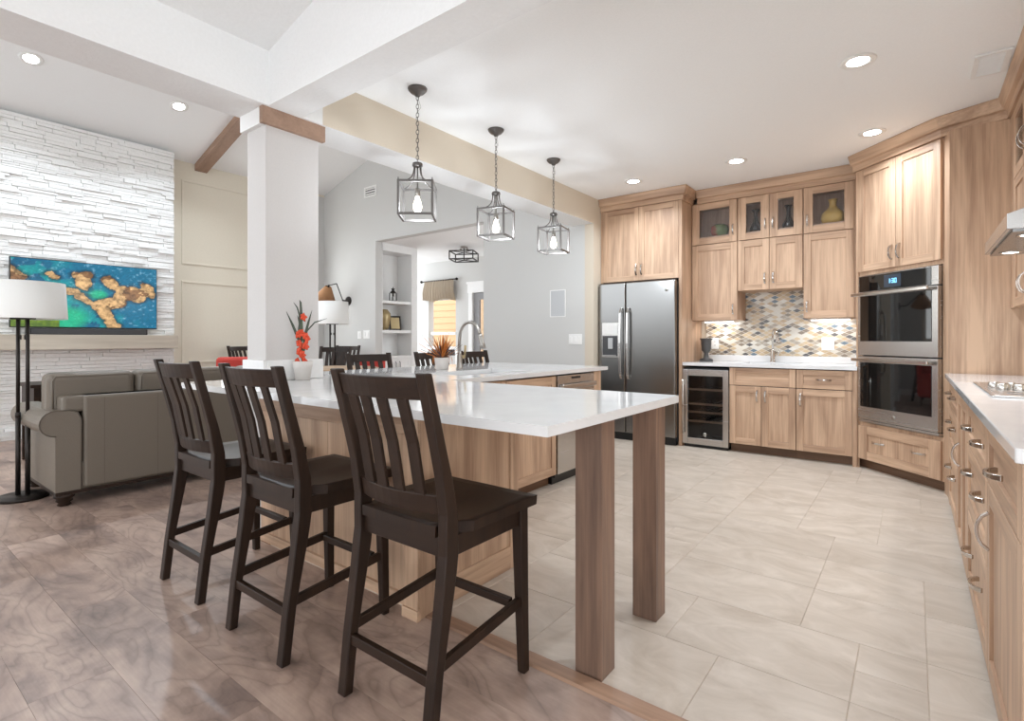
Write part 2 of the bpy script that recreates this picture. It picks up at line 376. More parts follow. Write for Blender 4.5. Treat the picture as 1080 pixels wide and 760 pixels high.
def tag(o, label, cat, group=None):
    o['label'] = label; o['category'] = cat
    if group: o['group'] = group
    return o
def thing(name, label, cat, loc=(0, 0, 0), rz=0.0, group=None):
    o = bpy.data.objects.new(name, None); COL.objects.link(o); o.empty_display_size = 0.1
    o.location = loc; o.rotation_euler.z = rz
    return tag(o, label, cat, group)
def struct(o): o['kind'] = 'structure'; return o
def S(name, mb, mats, bevel=0): return struct(mb.build(name, mats, bevel=bevel))
def copy_tree(o, parent=None):
    c = o.copy(); COL.objects.link(c)
    if parent: c.parent = parent
    for ch in o.children: copy_tree(ch, c)
    return c
def box(*a): return MB().box(*a)
PI = math.pi

# ------------------------------------------------------------------ setting: floors
def pieces_mesh(name, rects, z, mat, gapmat, gap, base):
    vs_, fs, mi, cols = [], [], [], []
    x0, x1, y0, y1 = base
    vs_ += [(x0, y0, z-0.0025), (x1, y0, z-0.0025), (x1, y1, z-0.0025), (x0, y1, z-0.0025), (x0, y0, z-0.1), (x1, y0, z-0.1), (x1, y1, z-0.1), (x0, y1, z-0.1)]
    for q in ((0, 1, 2, 3), (7, 6, 5, 4), (0, 4, 5, 1), (1, 5, 6, 2), (2, 6, 7, 3), (3, 7, 4, 0)): fs.append(q); mi.append(1)
    cols += [(0, 0, 0, 1)]*8
    g = gap/2
    for (a, b, c, d) in rects:
        k = len(vs_); r = (R.random(), R.random(), R.random(), 1)
        vs_ += [(a+g, c+g, z), (b-g, c+g, z), (b-g, d-g, z), (a+g, d-g, z), (a, c, z-0.0025), (b, c, z-0.0025), (b, d, z-0.0025), (a, d, z-0.0025)]
        for q in ((0, 1, 2, 3), (0, 4, 5, 1), (1, 5, 6, 2), (2, 6, 7, 3), (3, 7, 4, 0)): fs.append(tuple(k+i for i in q)); mi.append(0)
        cols += [r]*8
    me = bpy.data.meshes.new(name); me.from_pydata(vs_, [], fs); me.materials.append(M[mat]); me.materials.append(M[gapmat])
    me.polygons.foreach_set('material_index', mi)
    ca = me.color_attributes.new('piece', 'FLOAT_COLOR', 'POINT')
    ca.data.foreach_set('color', [x for c in cols for x in c])
    o = bpy.data.objects.new(name, me); COL.objects.link(o); return struct(o)

def planks(x0, x1, y0, y1, w):
    out = []; y = y0; k = 0
    while y < y1-1e-4:
        ye = min(y1, y+w); x = x0 - [0.0, 0.8, 0.35, 1.05, 0.6][k % 5]
        while x < x1:
            a, b = max(x, x0), min(x+1.22, x1)
            if b-a > 0.02: out.append((a, b, y, ye))
            x += 1.22
        y = ye; k += 1
    return out
pieces_mesh('floor', planks(-9.0, 4.0, -4.0, 1.555, 0.2315), 0.0, 'plank', 'strip', 0.0009, (-9.0, 4.0, -4.0, 1.555))
pieces_mesh('floor_dining', planks(-9.0, -3.05, 1.555, 8.2, 0.2315), 0.0, 'plank', 'strip', 0.0009, (-9.0, -3.05, 1.555, 8.2))

def versailles(x0, x1, y0, y1, u):
    nx, ny = int(round((x1-x0)/u)), int(round((y1-y0)/u)); used = [[False]*ny for _ in range(nx)]; out = []
    rr = random.Random(21)
    for j in range(ny):
        for i in range(nx):
            if used[i][j]: continue
            opts = [(3, 2), (3, 2), (2, 2), (2, 1), (2, 2), (1, 1), (3, 2)]; rr.shuffle(opts)
            for (w, h) in opts+[(1, 1)]:
                if i+w <= nx and j+h <= ny and all(not used[a][b] for a in range(i, i+w) for b in range(j, j+h)): break
            for a in range(i, i+w):
                for b in range(j, j+h): used[a][b] = True
            out.append((x0+i*u, x0+(i+w)*u, y0+j*u, y0+(j+h)*u))
    return out
TU = 0.206
pieces_mesh('floor_tile', versailles(-3.05, -3.05+34*TU, 1.615, 1.615+24*TU, TU), 0.0, 'tile', 'grout', 0.005, (-3.05, -3.05+34*TU, 1.615, 1.615+24*TU))
S('trim_1', MB().prism_x([(1.548, 0.0), (1.556, 0.008), (1.612, 0.010), (1.622, 0.0), (1.622, -0.02), (1.548, -0.02)], -1.66, 3.95), 'strip')

# ------------------------------------------------------------------ setting: walls, beams, ceilings
CEIL = 2.88; BEAM = 2.575
XH = -3.05; XL = -3.37          # the two faces of the header line
S('ceiling', box(XH, 0.87, 1.82, 6.48, CEIL, CEIL+0.1), 'ceil')
S('wall_kitchen_back', box(XH-0.12, 1.0, 6.48, 6.6, 0, 3.0), 'tan')
S('wall_kitchen_right', box(0.87, 1.0, 1.60, 6.48, 0, 3.0), 'tan')
S('wall_fridge_side', box(XH-0.12, XH, 5.6, 6.48, 0, CEIL), 'tan')
S('beam_header', MB().box(XL, XH, 1.965, 5.6, BEAM, 5.5), ['white']).data.materials.append(M['tan'])
hb = bpy.data.objects['beam_header']
for p in hb.data.polygons:
    if p.normal.x > 0.9: p.material_index = 1
S('beam_kitchen', box(XL, 4.0, 1.605, 1.82, BEAM, 5.0), ['orange_peel'])
S('beam_living', box(XL, XH, -4.0, 1.605, BEAM, 5.5), ['orange_peel'])
S('wall_over_column', box(XL, XH, 1.82, 1.965, BEAM, 5.5), 'white')
# sloped ceiling over the camera's bay, rising to the right
S('ceiling_vault_near', MB().prism_y([(XH-0.02, 2.893), (4.0, 2.893+0.25*7.05), (4.0, 3.0+0.25*7.05), (XH-0.02, 3.0)], -4.0, 1.61), 'orange_peel')
# sloped ceiling of the living and dining side, rising to the right
def vz(x): return 3.836+0.31*(x+8.65)
S('ceiling_vault_living', MB().prism_y([(-8.8, vz(-8.8)), (XL+0.02, vz(XL+0.02)), (XL+0.02, vz(XL)+0.12), (-8.8, vz(-8.8)+0.12)], -4.0, 5.75), 'ceil')
# wooden ridge batten following the slope, and its cap wrapping the column head
bmb = MB(); bmb.loft([[(-8.645, 3.40, vz(-8.645)-0.10), (-8.645, 3.57, vz(-8.645)-0.10), (-8.645, 3.57, vz(-8.645)+0.01), (-8.645, 3.40, vz(-8.645)+0.01)],
          [(XL, 3.40, vz(XL)-0.10), (XL, 3.57, vz(XL)-0.10), (XL, 3.57, vz(XL)+0.01), (XL, 3.40, vz(XL)+0.01)]])
S('beam_wood', bmb, 'beamwood')
# column
CX0, CX1, CY0, CY1 = -3.325, -3.10, 1.611, 1.966
S('column', box(CX0, CX1, CY0, CY1, 0, BEAM), 'colgrey', bevel=0.004)
cp = MB()
cp.prism([(CX1-0.005, CY0-0.035), (CX1+0.03, CY0-0.035), (CX1+0.03, CY1+0.03), (CX1-0.005, CY1+0.03)], 2.475, BEAM+0.004)
S('trim_2', cp, 'beamwood')
S('trim_3', box(CX0-0.03, CX1-0.005, CY0-0.03, CY1+0.03, 2.475, BEAM), 'white')
# living-room walls
S('wall_living_panelled', box(-8.78, -8.65, 2.6, 5.75, 0, 4.1), 'cream')
S('wall_dining_back', MB().box(-8.78, -7.16, 5.6, 5.74, 0, 5.6).box(-7.16, -4.783, 5.6, 5.74, 2.83, 5.6).box(-4.783, XH-0.12, 5.6, 5.74, 0, 5.6), 'wallgrey')
def molding(name, y0, y1, z0, z1):
    mb = MB(); w = 0.028; d = 0.014
    mb.box(-8.65, -8.65+d, y0, y1, z1-w, z1).box(-8.65, -8.65+d, y0, y1, z0, z0+w).box(-8.65, -8.65+d, y0, y0+w, z0+w, z1-w).box(-8.65, -8.65+d, y1-w, y1, z0+w, z1-w)
    S(name, mb, 'cream', bevel=0.004)
molding('trim_4', 3.22, 5.2, 2.31, 3.565); molding('trim_5', 3.22, 5.2, 0.83, 2.06)
S('baseboard_living', box(-8.65, -8.63, 3.06, 5.6, 0, 0.13), 'white')
S('baseboard_dining', MB().box(-8.65, -7.16, 5.58, 5.6, 0, 0.13).box(-4.783, XH-0.12, 5.58, 5.6, 0, 0.13), 'white')
# stacked ledge-stone chimney wall: one wall, its stones are its surface
st = MB(); SX = -8.40; ys0, ys1 = -1.6, 3.03
st.box(-8.65, SX-0.03, ys0, ys1, 0, 3.86)
rs = random.Random(3); z = 0.0
while z < 3.84:
    h = rs.choice([0.026, 0.034, 0.042, 0.05]); h = min(h, 3.85-z); y = ys0 - rs.random()*0.2
    while y < ys1:
        w = rs.uniform(0.12, 0.42); a, b = max(y, ys0), min(y+w, ys1)
        if b-a > 0.01:
            d = rs.choice([-0.006, 0.0, 0.004, 0.010, 0.018]); t = rs.uniform(-0.006, 0.006)
            k = len(st.v)
            st.v += [(SX-0.03, a, z), (SX-0.03, b, z), (SX-0.03, b, z+h), (SX-0.03, a, z+h), (SX+d+t, a+0.002, z+0.002), (SX+d, b-0.002, z+0.002), (SX+d-t, b-0.002, z+h-0.002), (SX+d, a+0.002, z+h-0.002)]
            for q in ((4, 5, 6, 7), (0, 1, 5, 4), (1, 2, 6, 5), (2, 3, 7, 6), (3, 0, 4, 7)): st.face([k+i for i in q])
        y += w
    z += h
S('wall_stone_chimney', st, 'stone')
S('light_block_living', box(-8.78, -3.9, -3.75, -3.6, 0, 1.9), 'wallgrey')  # unseen low wall, shaped to admit daylight and calm the refrigerator's reflections
nbk = MB(); nbk.box(-3.37, 4.1, -4.12, -4.0, 2.35, 4.9).box(-3.37, -1.2, -4.12, -4.0, 0, 0.3).box(3.2, 4.1, -4.12, -4.0, 0, 2.35)
S('sky_block_back', nbk, 'wallgrey')  # added out of view to keep direct sky off the beams
S('sky_block_right', box(4.0, 4.12, -4.0, 1.6, 2.35, 4.9), 'wallgrey')  # unseen upper wall, added to cut sky light on the beam faces
S('wall_dining_left', box(-8.655, -8.642, 5.22, 5.6, 0, 3.8), 'wallgrey')
# nook beyond the dining room: niche wall, back wall, ceiling
S('ceiling_nook', box(-9.0, -4.0, 5.74, 8.05, 2.83, 2.93), 'ceil')
NX, NBX = -7.16, -7.55
nb = MB()
nb.box(NX-0.0, NX+0.0005-0.06, 5.74, 5.75, 0, 2.83)
nb.box(NBX-0.1, NBX, 5.74, 6.53, 0, 2.83)                       # niche back
nb.box(NBX, NX, 6.40, 6.53, 0, 2.83)                            # far stile
nb.box(NBX, NX, 5.74, 6.40, 2.70, 2.83)                         # niche head
S('wall_niche', nb, 'white')
wx0, wx1, wz0, wz1 = -8.30, -7.50, 0.85, 2.02
dx0, dx1 = -7.03, -6.15
bw = MB()
bw.box(-9.0, wx0, 7.9, 8.05, 0, 2.83).box(wx0, wx1, 7.9, 8.05, 0, wz0).box(wx0, wx1, 7.9, 8.05, wz1, 2.83)
bw.box(wx1, dx0, 7.9, 8.05, 0, 2.83).box(dx0, dx1, 7.9, 8.05, 2.12, 2.83).box(dx1, -4.0, 7.9, 8.05, 0, 2.83)
S('wall_nook_back', bw, 'wallgrey')

# ------------------------------------------------------------------ small builders
def handle_pull(parent, cx, cz, length, vertical=True, mat='chrome', y=-0.0, depth=0.032):
    """bowed bar pull; front is -y"""
    mb = MB(); n = 9; ring = []
    for k in range(n):
        t = k/(n-1); s_ = (t-0.5)*length; d = y-depth*(math.sin(PI*t)**0.55)
        ring.append((cx, d, cz+s_) if vertical else (cx+s_, d, cz))
    up = Vector((1, 0, 0)) if vertical else Vector((0, 0, 1))
    rings = []
    for k in range(n):
        a = Vector(ring[max(0, k-1)]); c = Vector(ring[min(n-1, k+1)]); t = (c-a).normalized(); nr = t.cross(up)
        p = Vector(ring[k]); w = 0.009 - 0.002*math.sin(PI*k/(n-1)); h = 0.005
        rings.append([p-up*w-nr*h, p+up*w-nr*h, p+up*w+nr*h, p-up*w+nr*h])
    mb.loft(rings, 0, False)
    return mb.build('handle', mat, parent, bevel=0.002, seg=2)

def shaker(name, x0, x1, z0, z1, parent, y=0.0, th=0.02, st=0.062, glass_=False, mats=('cab_v', 'cab_h'), top=None):
    mb = MB(); f = y-th
    tp = top or st
    mb.box(x0, x0+st, f, y, z0, z1, 0).box(x1-st, x1, f, y, z0, z1, 0)
    mb.box(x0+st, x1-st, f, y, z0, z0+tp, 1).box(x0+st, x1-st, f, y, z1-tp, z1, 1)
    if not glass_: mb.box(x0+st, x1-st, f+0.010, y, z0+tp, z1-tp, 0 if z1-z0 > 0.3 else 1)
    o = mb.build(name, list(mats), parent, bevel=0.0015, seg=1)
    if glass_:
        box(x0+st-0.004, x1-st+0.004, f+0.009, f+0.012, z0+tp-0.004, z1-tp+0.004).build('glass_pane', 'glasssmoke', o)
    return o

def sweep_profile(path, prof, m=0):
    """profile (out, z) carried along a plan path; out is to the right of travel"""
    mb = MB(); rings = []; n = len(path); P = [Vector((x, y, 0)) for x, y in path]
    for i in range(n):
        d0 = (P[i]-P[i-1]).normalized() if i else (P[1]-P[0]).normalized()
        d1 = (P[i+1]-P[i]).normalized() if i < n-1 else d0
        n0 = Vector((d0.y, -d0.x, 0)); n1 = Vector((d1.y, -d1.x, 0)); b = (n0+n1).normalized(); k = 1/max(0.3, b.dot(n0))
        rings.append([(P[i].x+b.x*k*o, P[i].y+b.y*k*o, z) for o, z in prof])
    mb.loft(rings, m)
    return mb
CROWN = [(-0.02, 2.735), (0.020, 2.735), (0.022, 2.788), (0.046, 2.796), (0.050, 2.808), (0.072, 2.868), (0.072, CEIL-0.002), (-0.02, CEIL-0.002)]

# ------------------------------------------------------------------ kitchen back run
FY = 5.80          # front of the tall and base units
UY = 6.12          # front of the wall cabinets
# refrigerator
fr = thing('refrigerator', 'tall stainless steel side-by-side refrigerator with ice dispenser', 'refrigerator', (-3.035, 5.77, 0))
FW = 0.945
box(0.005, FW-0.005, 0.0, 0.66, 0.04, 1.83).build('body', 'darkgrey', fr)
box(0.01, FW-0.01, -0.03, 0.02, 0.0, 0.085).build('base_grille', 'black', fr)
def rounded_panel(x0, x1, z0, z1, y0, y1):
    return box(x0, x1, y0, y1, z0, z1)
sm = 0.352
dl = rounded_panel(0, sm-0.004, 0.09, 1.85, -0.075, 0).build('freezer_door', 'steel', fr, bevel=0.012, seg=3)
dr = rounded_panel(sm+0.004, FW, 0.09, 1.85, -0.075, 0).build('refrigerator_door', 'steel', fr, bevel=0.012, seg=3)
for d, hx in ((dl, sm-0.045), (dr, sm+0.045)):
    mb = MB(); mb.loft([[(hx-0.014, y-0.008, z_), (hx+0.014, y-0.008, z_), (hx+0.014, y+0.008, z_), (hx-0.014, y+0.008, z_)] for y, z_ in ((-0.09, 0.72), (-0.122, 0.78), (-0.135, 1.14), (-0.122, 1.49), (-0.09, 1.55))])
    mb.box(hx-0.01, hx+0.01, -0.11, -0.07, 0.74, 0.77).box(hx-0.01, hx+0.01, -0.11, -0.07, 1.50, 1.53)
    mb.build('handle', 'steel_v', d, bevel=0.004)
dp = MB().box(0.05, 0.27, -0.085, -0.070, 0.965, 1.385).build('dispenser', 'steel_v', dl, bevel=0.005)
box(0.058, 0.262, -0.089, -0.083, 1.235, 1.375).build('control_panel', 'plate', dl, bevel=0.003)
# recess built as a dark niche with its own depth frame
mb = MB(); mb.box(0.062, 0.258, -0.0905, -0.084, 0.985, 1.225, 0); mb.build('dispenser_recess', 'darkgrey', dl, bevel=0.002)
box(0.14, 0.20, -0.105, -0.088, 1.07, 1.20).build('paddle', 'grille', dl, bevel=0.006)
box(0.07, 0.25, -0.115, -0.085, 0.985, 0.998).build('drip_tray', 'steel_v', dl, bevel=0.003)
mb = MB(); mb.lathe([(0.001, -0.078), (0.017, -0.078), (0.017, -0.074)], (FW-0.095, 0, 1.735), 18, axis='Y'); mb.build('round_badge', 'nickel', dr)
for fx in (0.06, FW-0.06):
    MB().lathe([(0.025, 0.0), (0.025, 0.04)], (fx, 0.03, 0), 10).build('foot', 'black', fr)
# cabinet above the fridge with its tall end panel
fc = thing('over_fridge_cabinet', 'wood cabinet above the refrigerator with tall end panel reaching the floor', 'cabinet', (-3.045, FY, 0))
MB().box(0.0, 0.964, 0.0, 0.67, 1.865, 2.74, 0).build('carcass', ['gap'], fc)
box(0.965, 1.0, -0.02, 0.675, 0, 2.74).build('end_panel', 'cab_v', fc)
box(0.0, 0.025, -0.02, 0.0, 1.865, 2.735).build('filler_strip', 'cab_v', fc)
d1 = shaker('door', 0.027, 0.492, 1.872, 2.732, fc); handle_pull(d1, 0.462, 2.0, 0.125, y=-0.02)
d2 = shaker('door', 0.496, 0.962, 1.872, 2.732, fc); handle_pull(d2, 0.527, 2.0, 0.125, y=-0.02)
tag(sweep_profile([(-3.045, 5.78), (-2.045, 5.78), (-2.045, 6.11)], CROWN).build('crown_molding', 'cab_h'), 'stepped wood crown molding over the refrigerator cabinet', 'crown molding')

# wall cabinets
def wall_cab(name, label, x0, x1, zb, zs, ztop, parts, open_right=False):
    c = thing(name, label, 'cabinet', (x0, UY, 0)); w = x1-x0; t = 0.018
    mb = MB()
    mb.box(0, w, 0.335, 0.35, zb, ztop, 0)
    mb.box(0, t, 0, 0.335, zb, ztop, 0).box(w-t, w, 0, 0.335, zb, ztop, 0)
    mb.box(t, w-t, 0, 0.335, zb, zb+t, 0).box(t, w-t, 0, 0.335, zs-t, zs, 0).box(t, w-t, 0, 0.335, ztop-t, ztop, 0)
    mb.box(t, w-t, 0.0, 0.004, zb+t, zs-t, 0).box(t, w-t, 0.002, 0.335, 2.338, 2.356, 0)
    mb.build('carcass', ['cab_v'], c)
    for (a, b, z0, z1, gl, hx, hz) in parts:
        d = shaker('glass_door' if gl else 'door', a-x0, b-x0, z0, z1, c, glass_=gl, st=0.082 if gl else 0.066, top=0.07)
        handle_pull(d, hx-x0, hz, 0.118, y=-0.02)
    return c
L_ = wall_cab('wall_cabinet', 'wood wall cabinet beside the refrigerator with a bowl behind its glass top', -2.04, -1.542, 1.40, 2.26, 2.74,
   [(-2.037, -1.545, 2.267, 2.732, True, -1.585, 2.40), (-2.037, -1.545, 1.402, 2.260, False, -1.585, 1.52)])
M_ = wall_cab('wall_cabinet', 'short middle wood wall cabinet with two glass doors holding dark vases', -1.538, -0.904, 1.715, 2.26, 2.74,
   [(-1.535, -1.2235, 2.267, 2.732, True, -1.258, 2.42), (-1.2185, -0.907, 2.267, 2.732, True, -1.184, 2.42),
    (-1.535, -1.2235, 1.717, 2.260, False, -1.262, 1.84), (-1.2185, -0.907, 1.717, 2.260, False, -1.180, 1.84)])
R_ = wall_cab('wall_cabinet', 'wood wall cabinet left of the ovens with yellow vase behind its glass', -0.90, -0.458, 1.40, 2.26, 2.74,
   [(-0.897, -0.461, 2.267, 2.732, True, -0.862, 2.40), (-0.897, -0.461, 1.402, 2.260, False, -0.866, 1.52)])
box(-0.458+0.90, -0.412+0.90, -0.018, 0.0, 1.40, 2.735).build('filler_strip', 'cab_v', R_)
tag(sweep_profile([(-1.975, 6.10), (-0.405, 6.10)], CROWN).build('crown_molding', 'cab_h'), 'stepped wood crown molding over the three glass-topped wall cabinets', 'crown molding')
for nm, x0, x1, lab in (('under_cabinet_light', -1.95, -1.62, 'slim lit strip under the wall cabinet beside the refrigerator'), ('under_cabinet_light', -0.86, -0.50, 'slim lit strip under the wall cabinet left of the ovens')):
    t = thing(nm, lab, 'light', (x0, 6.25, 1.378))
    w = x1-x0
    box(0, w, 0, 0.05, 0.006, 0.020).build('housing', 'plate', t)
    box(0.01, w-0.01, 0.005, 0.045, 0.0, 0.007).build('lens', 'ledstrip', t)
    al = area_light('strip_lamp', (w/2, 0.03, -0.006), (math.radians(25), 0, 0), w*0.9, 0.04, UNDER_W, (0.95, 0.97, 1)); al.parent = t

# vases behind the glass
VY = 6.24; VZ = 2.3565
def vase(name, label, cat, prof, x, y, z, mat, seg=20):
    o = MB().lathe(prof, (0, 0, 0), seg).build(name, mat, loc=(x, y, z)); return tag(o, label, cat)
vase('decorative_bowl', 'round red and green glazed bowl behind cabinet glass beside the refrigerator', 'bowl', [(0.045, 0), (0.085, 0.03), (0.102, 0.075), (0.09, 0.12), (0.06, 0.142), (0.045, 0.135), (0.08, 0.07), (0.03, 0.02)], -1.77, VY, VZ, 'bowl')
BV = [(0.045, 0), (0.058, 0.02), (0.062, 0.05), (0.045, 0.085), (0.026, 0.12), (0.02, 0.17), (0.022, 0.22), (0.042, 0.255), (0.034, 0.255), (0.014, 0.2), (0.012, 0.1)]
vase('bottle_vase', 'black glossy bottle vase behind the left glass door of the middle cabinet', 'vase', BV, -1.385, VY, VZ, 'blackglaze')
vase('bottle_vase', 'black glossy bottle vase behind the right glass door of the middle cabinet', 'vase', BV, -1.06, VY, VZ, 'blackglaze')
vase('gourd_vase', 'yellow ribbed vase with slim neck behind glass left of the ovens', 'vase', [(0.075, 0), (0.1, 0.03), (0.108, 0.07), (0.095, 0.115), (0.055, 0.15), (0.034, 0.18), (0.032, 0.215), (0.042, 0.25), (0.034, 0.25), (0.024, 0.2), (0.02, 0.1)], -0.655, VY, VZ, 'yellowclay', 24)

# wine cooler
wc = thing('wine_cooler', 'stainless framed wine cooler with dark glass door under the back counter', 'wine cooler', (-2.043, FY+0.02, 0)); w = 0.49
mb = MB(); mb.box(0, 0.012, 0.02, 0.6, 0.02, 0.87).box(w-0.012, w, 0.02, 0.6, 0.02, 0.87).box(0, w, 0.58, 0.6, 0.02, 0.87).box(0, w, 0.02, 0.6, 0.855, 0.87).box(0, w, 0.02, 0.6, 0.02, 0.035)
mb.build('body', 'black', wc)
box(0.01, w-0.01, 0.0, 0.02, 0.0, 0.03).build('toe_grille', 'black', wc)
dz0, dz1 = 0.035, 0.855
mb = MB(); mb.box(0, 0.058, -0.03, 0.012, dz0, dz1).box(w-0.058, w, -0.03, 0.012, dz0, dz1).box(0.058, w-0.058, -0.03, 0.012, dz0, dz0+0.07).box(0.058, w-0.058, -0.03, 0.012, dz1-0.07, dz1)
d = mb.build('door_frame', 'steel_v', wc, bevel=0.003)
box(0.054, w-0.054, -0.012, -0.006, dz0+0.066, dz1-0.066).build('glass_pane', 'coolerglass', d)
mb = MB(); mb.tube([(0.018, -0.062, 0.15), (0.018, -0.062, 0.74)], 0.008, 10); mb.tube([(0.018, -0.062, 0.2), (0.018, -0.02, 0.2)], 0.006, 8); mb.tube([(0.018, -0.062, 0.69), (0.018, -0.02, 0.69)], 0.006, 8); mb.build('handle', 'chrome', d)
MB().lathe([(0.001, -0.016), (0.02, -0.016), (0.02, -0.012)], (0.24, 0, 0.148), 18, axis='Y').build('round_badge', 'nickel', d)
for zz in (0.62, 0.46, 0.37, 0.27):
    s_ = MB().box(0.02, w-0.02, 0.03, 0.05, zz, zz+0.022, 0)
    for k in range(6): s_.box(0.06+k*0.07, 0.075+k*0.07, 0.05, 0.5, zz+0.004, zz+0.012, 1)
    s_.build('shelf', ['tabletop', 'darkgrey'], wc)

# base cabinets, back run
def base_cab(name, label, loc, rz, w, fronts, depth=0.6, ztop=0.893, toe=True, hollow=False):
    c = thing(name, label, 'cabinet', loc, rz)
    mb = MB()
    if hollow: mb.box(0, w, 0, depth, 0.085, 0.70, 0).box(0, w, 0, 0.015, 0.70, ztop, 0).box(0, 0.015, 0.015, depth, 0.70, ztop, 0).box(w-0.015, w, 0.015, depth, 0.70, ztop, 0)
    else: mb.box(0, w, 0, depth, 0.085, ztop, 0)
    mb.build('carcass', ['gap'], c)
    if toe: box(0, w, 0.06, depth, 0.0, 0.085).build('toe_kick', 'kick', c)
    for f in fronts:
        kind, x0, x1, z0, z1, hs = f
        o = shaker(kind, x0, x1, z0, z1, c, st=0.06, top=0.05 if z1-z0 < 0.25 else 0.065)
        for (hx, hz, vert) in hs: handle_pull(o, hx, hz, 0.125, vert, y=-0.02)
    return c
base_cab('sink_base_cabinet', 'wood base cabinet with false drawer front and two doors under the bar sink', (-1.548, FY+0.02, 0), 0, 0.628,
   [('false_front', 0.003, 0.625, 0.705, 0.885, []), ('door', 0.003, 0.3115, 0.092, 0.698, [(0.275, 0.60, True)]), ('door', 0.3165, 0.625, 0.092, 0.698, [(0.353, 0.60, True)])], hollow=True)
bc = base_cab('base_cabinet', 'wood base cabinet with one drawer over one door left of the ovens', (-0.92, FY+0.02, 0), 0, 0.47,
   [('drawer', 0.003, 0.467, 0.705, 0.885, [(0.235, 0.795, False)]), ('door', 0.003, 0.467, 0.092, 0.698, [(0.04, 0.59, True)])])
box(0.47, 0.505, -0.02, 0.0, 0, 0.89).build('filler_strip', 'cab_v', bc)
# counter, upstand, mosaic, sink, tap
ct = thing('back_countertop', 'white quartz worktop along the back wall beside the refrigerator', 'countertop', (0, 0, 0))
mb = MB(); mb.box(-2.04, -1.46, 5.785, 6.45, 0.895, 0.93).box(-0.96, -0.414, 5.785, 6.45, 0.895, 0.93).box(-1.46, -0.96, 5.785, 5.93, 0.895, 0.93).box(-1.46, -0.96, 6.30, 6.45, 0.895, 0.93)
mb.build('slab', 'quartz', ct)
MB().box(-2.0, -0.43, 6.40, 6.45, 0.93, 1.0).box(-0.455, -0.414, 6.10, 6.45, 0.93, 1.03).build('upstand', 'quartz', ct, bevel=0.003)
mb = MB(); mb.box(-1.46, -0.96, 5.93, 6.30, 0.74, 0.75).box(-1.468, -1.462, 5.93, 6.30, 0.74, 0.8945).box(-0.958, -0.952, 5.93, 6.30, 0.74, 0.8945).box(-1.468, -0.952, 5.922, 5.928, 0.74, 0.8945).box(-1.468, -0.952, 6.302, 6.308, 0.74, 0.8945)
mb.build('sink_bowl', 'sinksteel', ct)
tag(MB().box(-1.985, -0.414, 6.448, 6.475, 1.0, 1.398).box(-1.538, -0.905, 6.448, 6.475, 1.398, 1.715).build('tile_backsplash', 'mosaic'), 'diamond mosaic backsplash of tan, grey and slate tiles behind bar sink', 'backsplash')
def tap(name, label, loc, rz, h, reach, r, mat, drop):
    t = thing(name, label, 'faucet', loc, rz)
    MB().lathe([(0.028, 0), (0.03, 0.012), (0.024, 0.02), (0.022, 0.11), (0.016, 0.13), (r, 0.15)], (0, 0, 0), 18).build('base', mat, t)
    pts = [(0, 0, 0.13), (0, 0, h-reach/2)]
    for k in range(1, 13):
        a = PI*k/12*0.93; pts.append((0, -reach/2+reach/2*math.cos(a), h-reach/2+reach/2*math.sin(a)))
    MB().tube(pts, r, 12).build('spout', mat, t)
    e = Vector(pts[-1]); d_ = (Vector(pts[-1])-Vector(pts[-2])).normalized()
    MB().tube([e-d_*0.005, e+d_*0.02, e+d_*drop*0.6, e+d_*drop], [r*1.25, r*1.4, r*1.5, r*1.75], 14).build('spray_head', mat, t)
    return t
t = tap('bar_faucet', 'small nickel gooseneck bar faucet against the mosaic backsplash', (-1.235, 6.35, 0.93), 0.5, 0.36, 0.13, 0.011, 'chrome', 0.09)
mb = MB(); mb.tube([(0.02, 0, 0.07), (0.05, -0.005, 0.075)], 0.012, 10); mb.tube([(0.05, -0.005, 0.075), (0.075, -0.01, 0.15)], [0.008, 0.006], 8); mb.build('lever', 'chrome', t)
def outlet(label, loc, rz, w=0.075, h=0.12, name='wall_outlet', cat='outlet', n=1, rocker=False):
    t = thing(name, label, cat, loc, rz)
    box(-w/2, w/2, -0.006, 0.0, -h/2, h/2).build('cover_plate', 'plate', t, bevel=0.002)
    for k in range(n):
        cx = (k-(n-1)/2)*w/n
        if rocker: box(cx-0.016, cx+0.016, -0.011, -0.005, -0.033, 0.033).build('rocker', 'plate', t, bevel=0.002)
        else:
            for dz in (-0.022, 0.022):
                r_ = box(cx-0.016, cx+0.016, -0.009, -0.005, dz-0.014, dz+0.014).build('socket', 'plate', t, bevel=0.003)
                MB().box(cx-0.008, cx-0.005, -0.0095, -0.0085, dz-0.005, dz+0.006).box(cx+0.005, cx+0.008, -0.0095, -0.0085, dz-0.005, dz+0.006).build('slot', 'black', r_)
    return t
outlet('white outlet on the mosaic beside the black urn', (-1.88, 6.447, 1.135), 0, 0.085, 0.13)
outlet('white outlet on the mosaic right of the bar faucet', (-0.72, 6.447, 1.135), 0, 0.115, 0.135, rocker=True, n=2)
vase('urn_vase', 'charcoal footed urn vase on the back counter beside the refrigerator panel', 'vase', [(0.075, 0), (0.075, 0.018), (0.03, 0.035), (0.024, 0.085), (0.03, 0.1), (0.05, 0.12), (0.057, 0.2), (0.058, 0.24), (0.075, 0.262), (0.068, 0.265), (0.045, 0.23), (0.04, 0.14)], -1.93, 6.27, 0.931, 'urn')

# ------------------------------------------------------------------ diagonal oven tower
S2 = math.sqrt(0.5)
ov = thing('oven_tower_cabinet', 'diagonal corner wood tower cabinet holding the double ovens', 'cabinet', (-0.41, 5.83, 0), -PI/4)
TW = 0.85
def dl_(X, Y): dx, dy = X+0.41, Y-5.83; return ((dx-dy)*S2, (dx+dy)*S2)
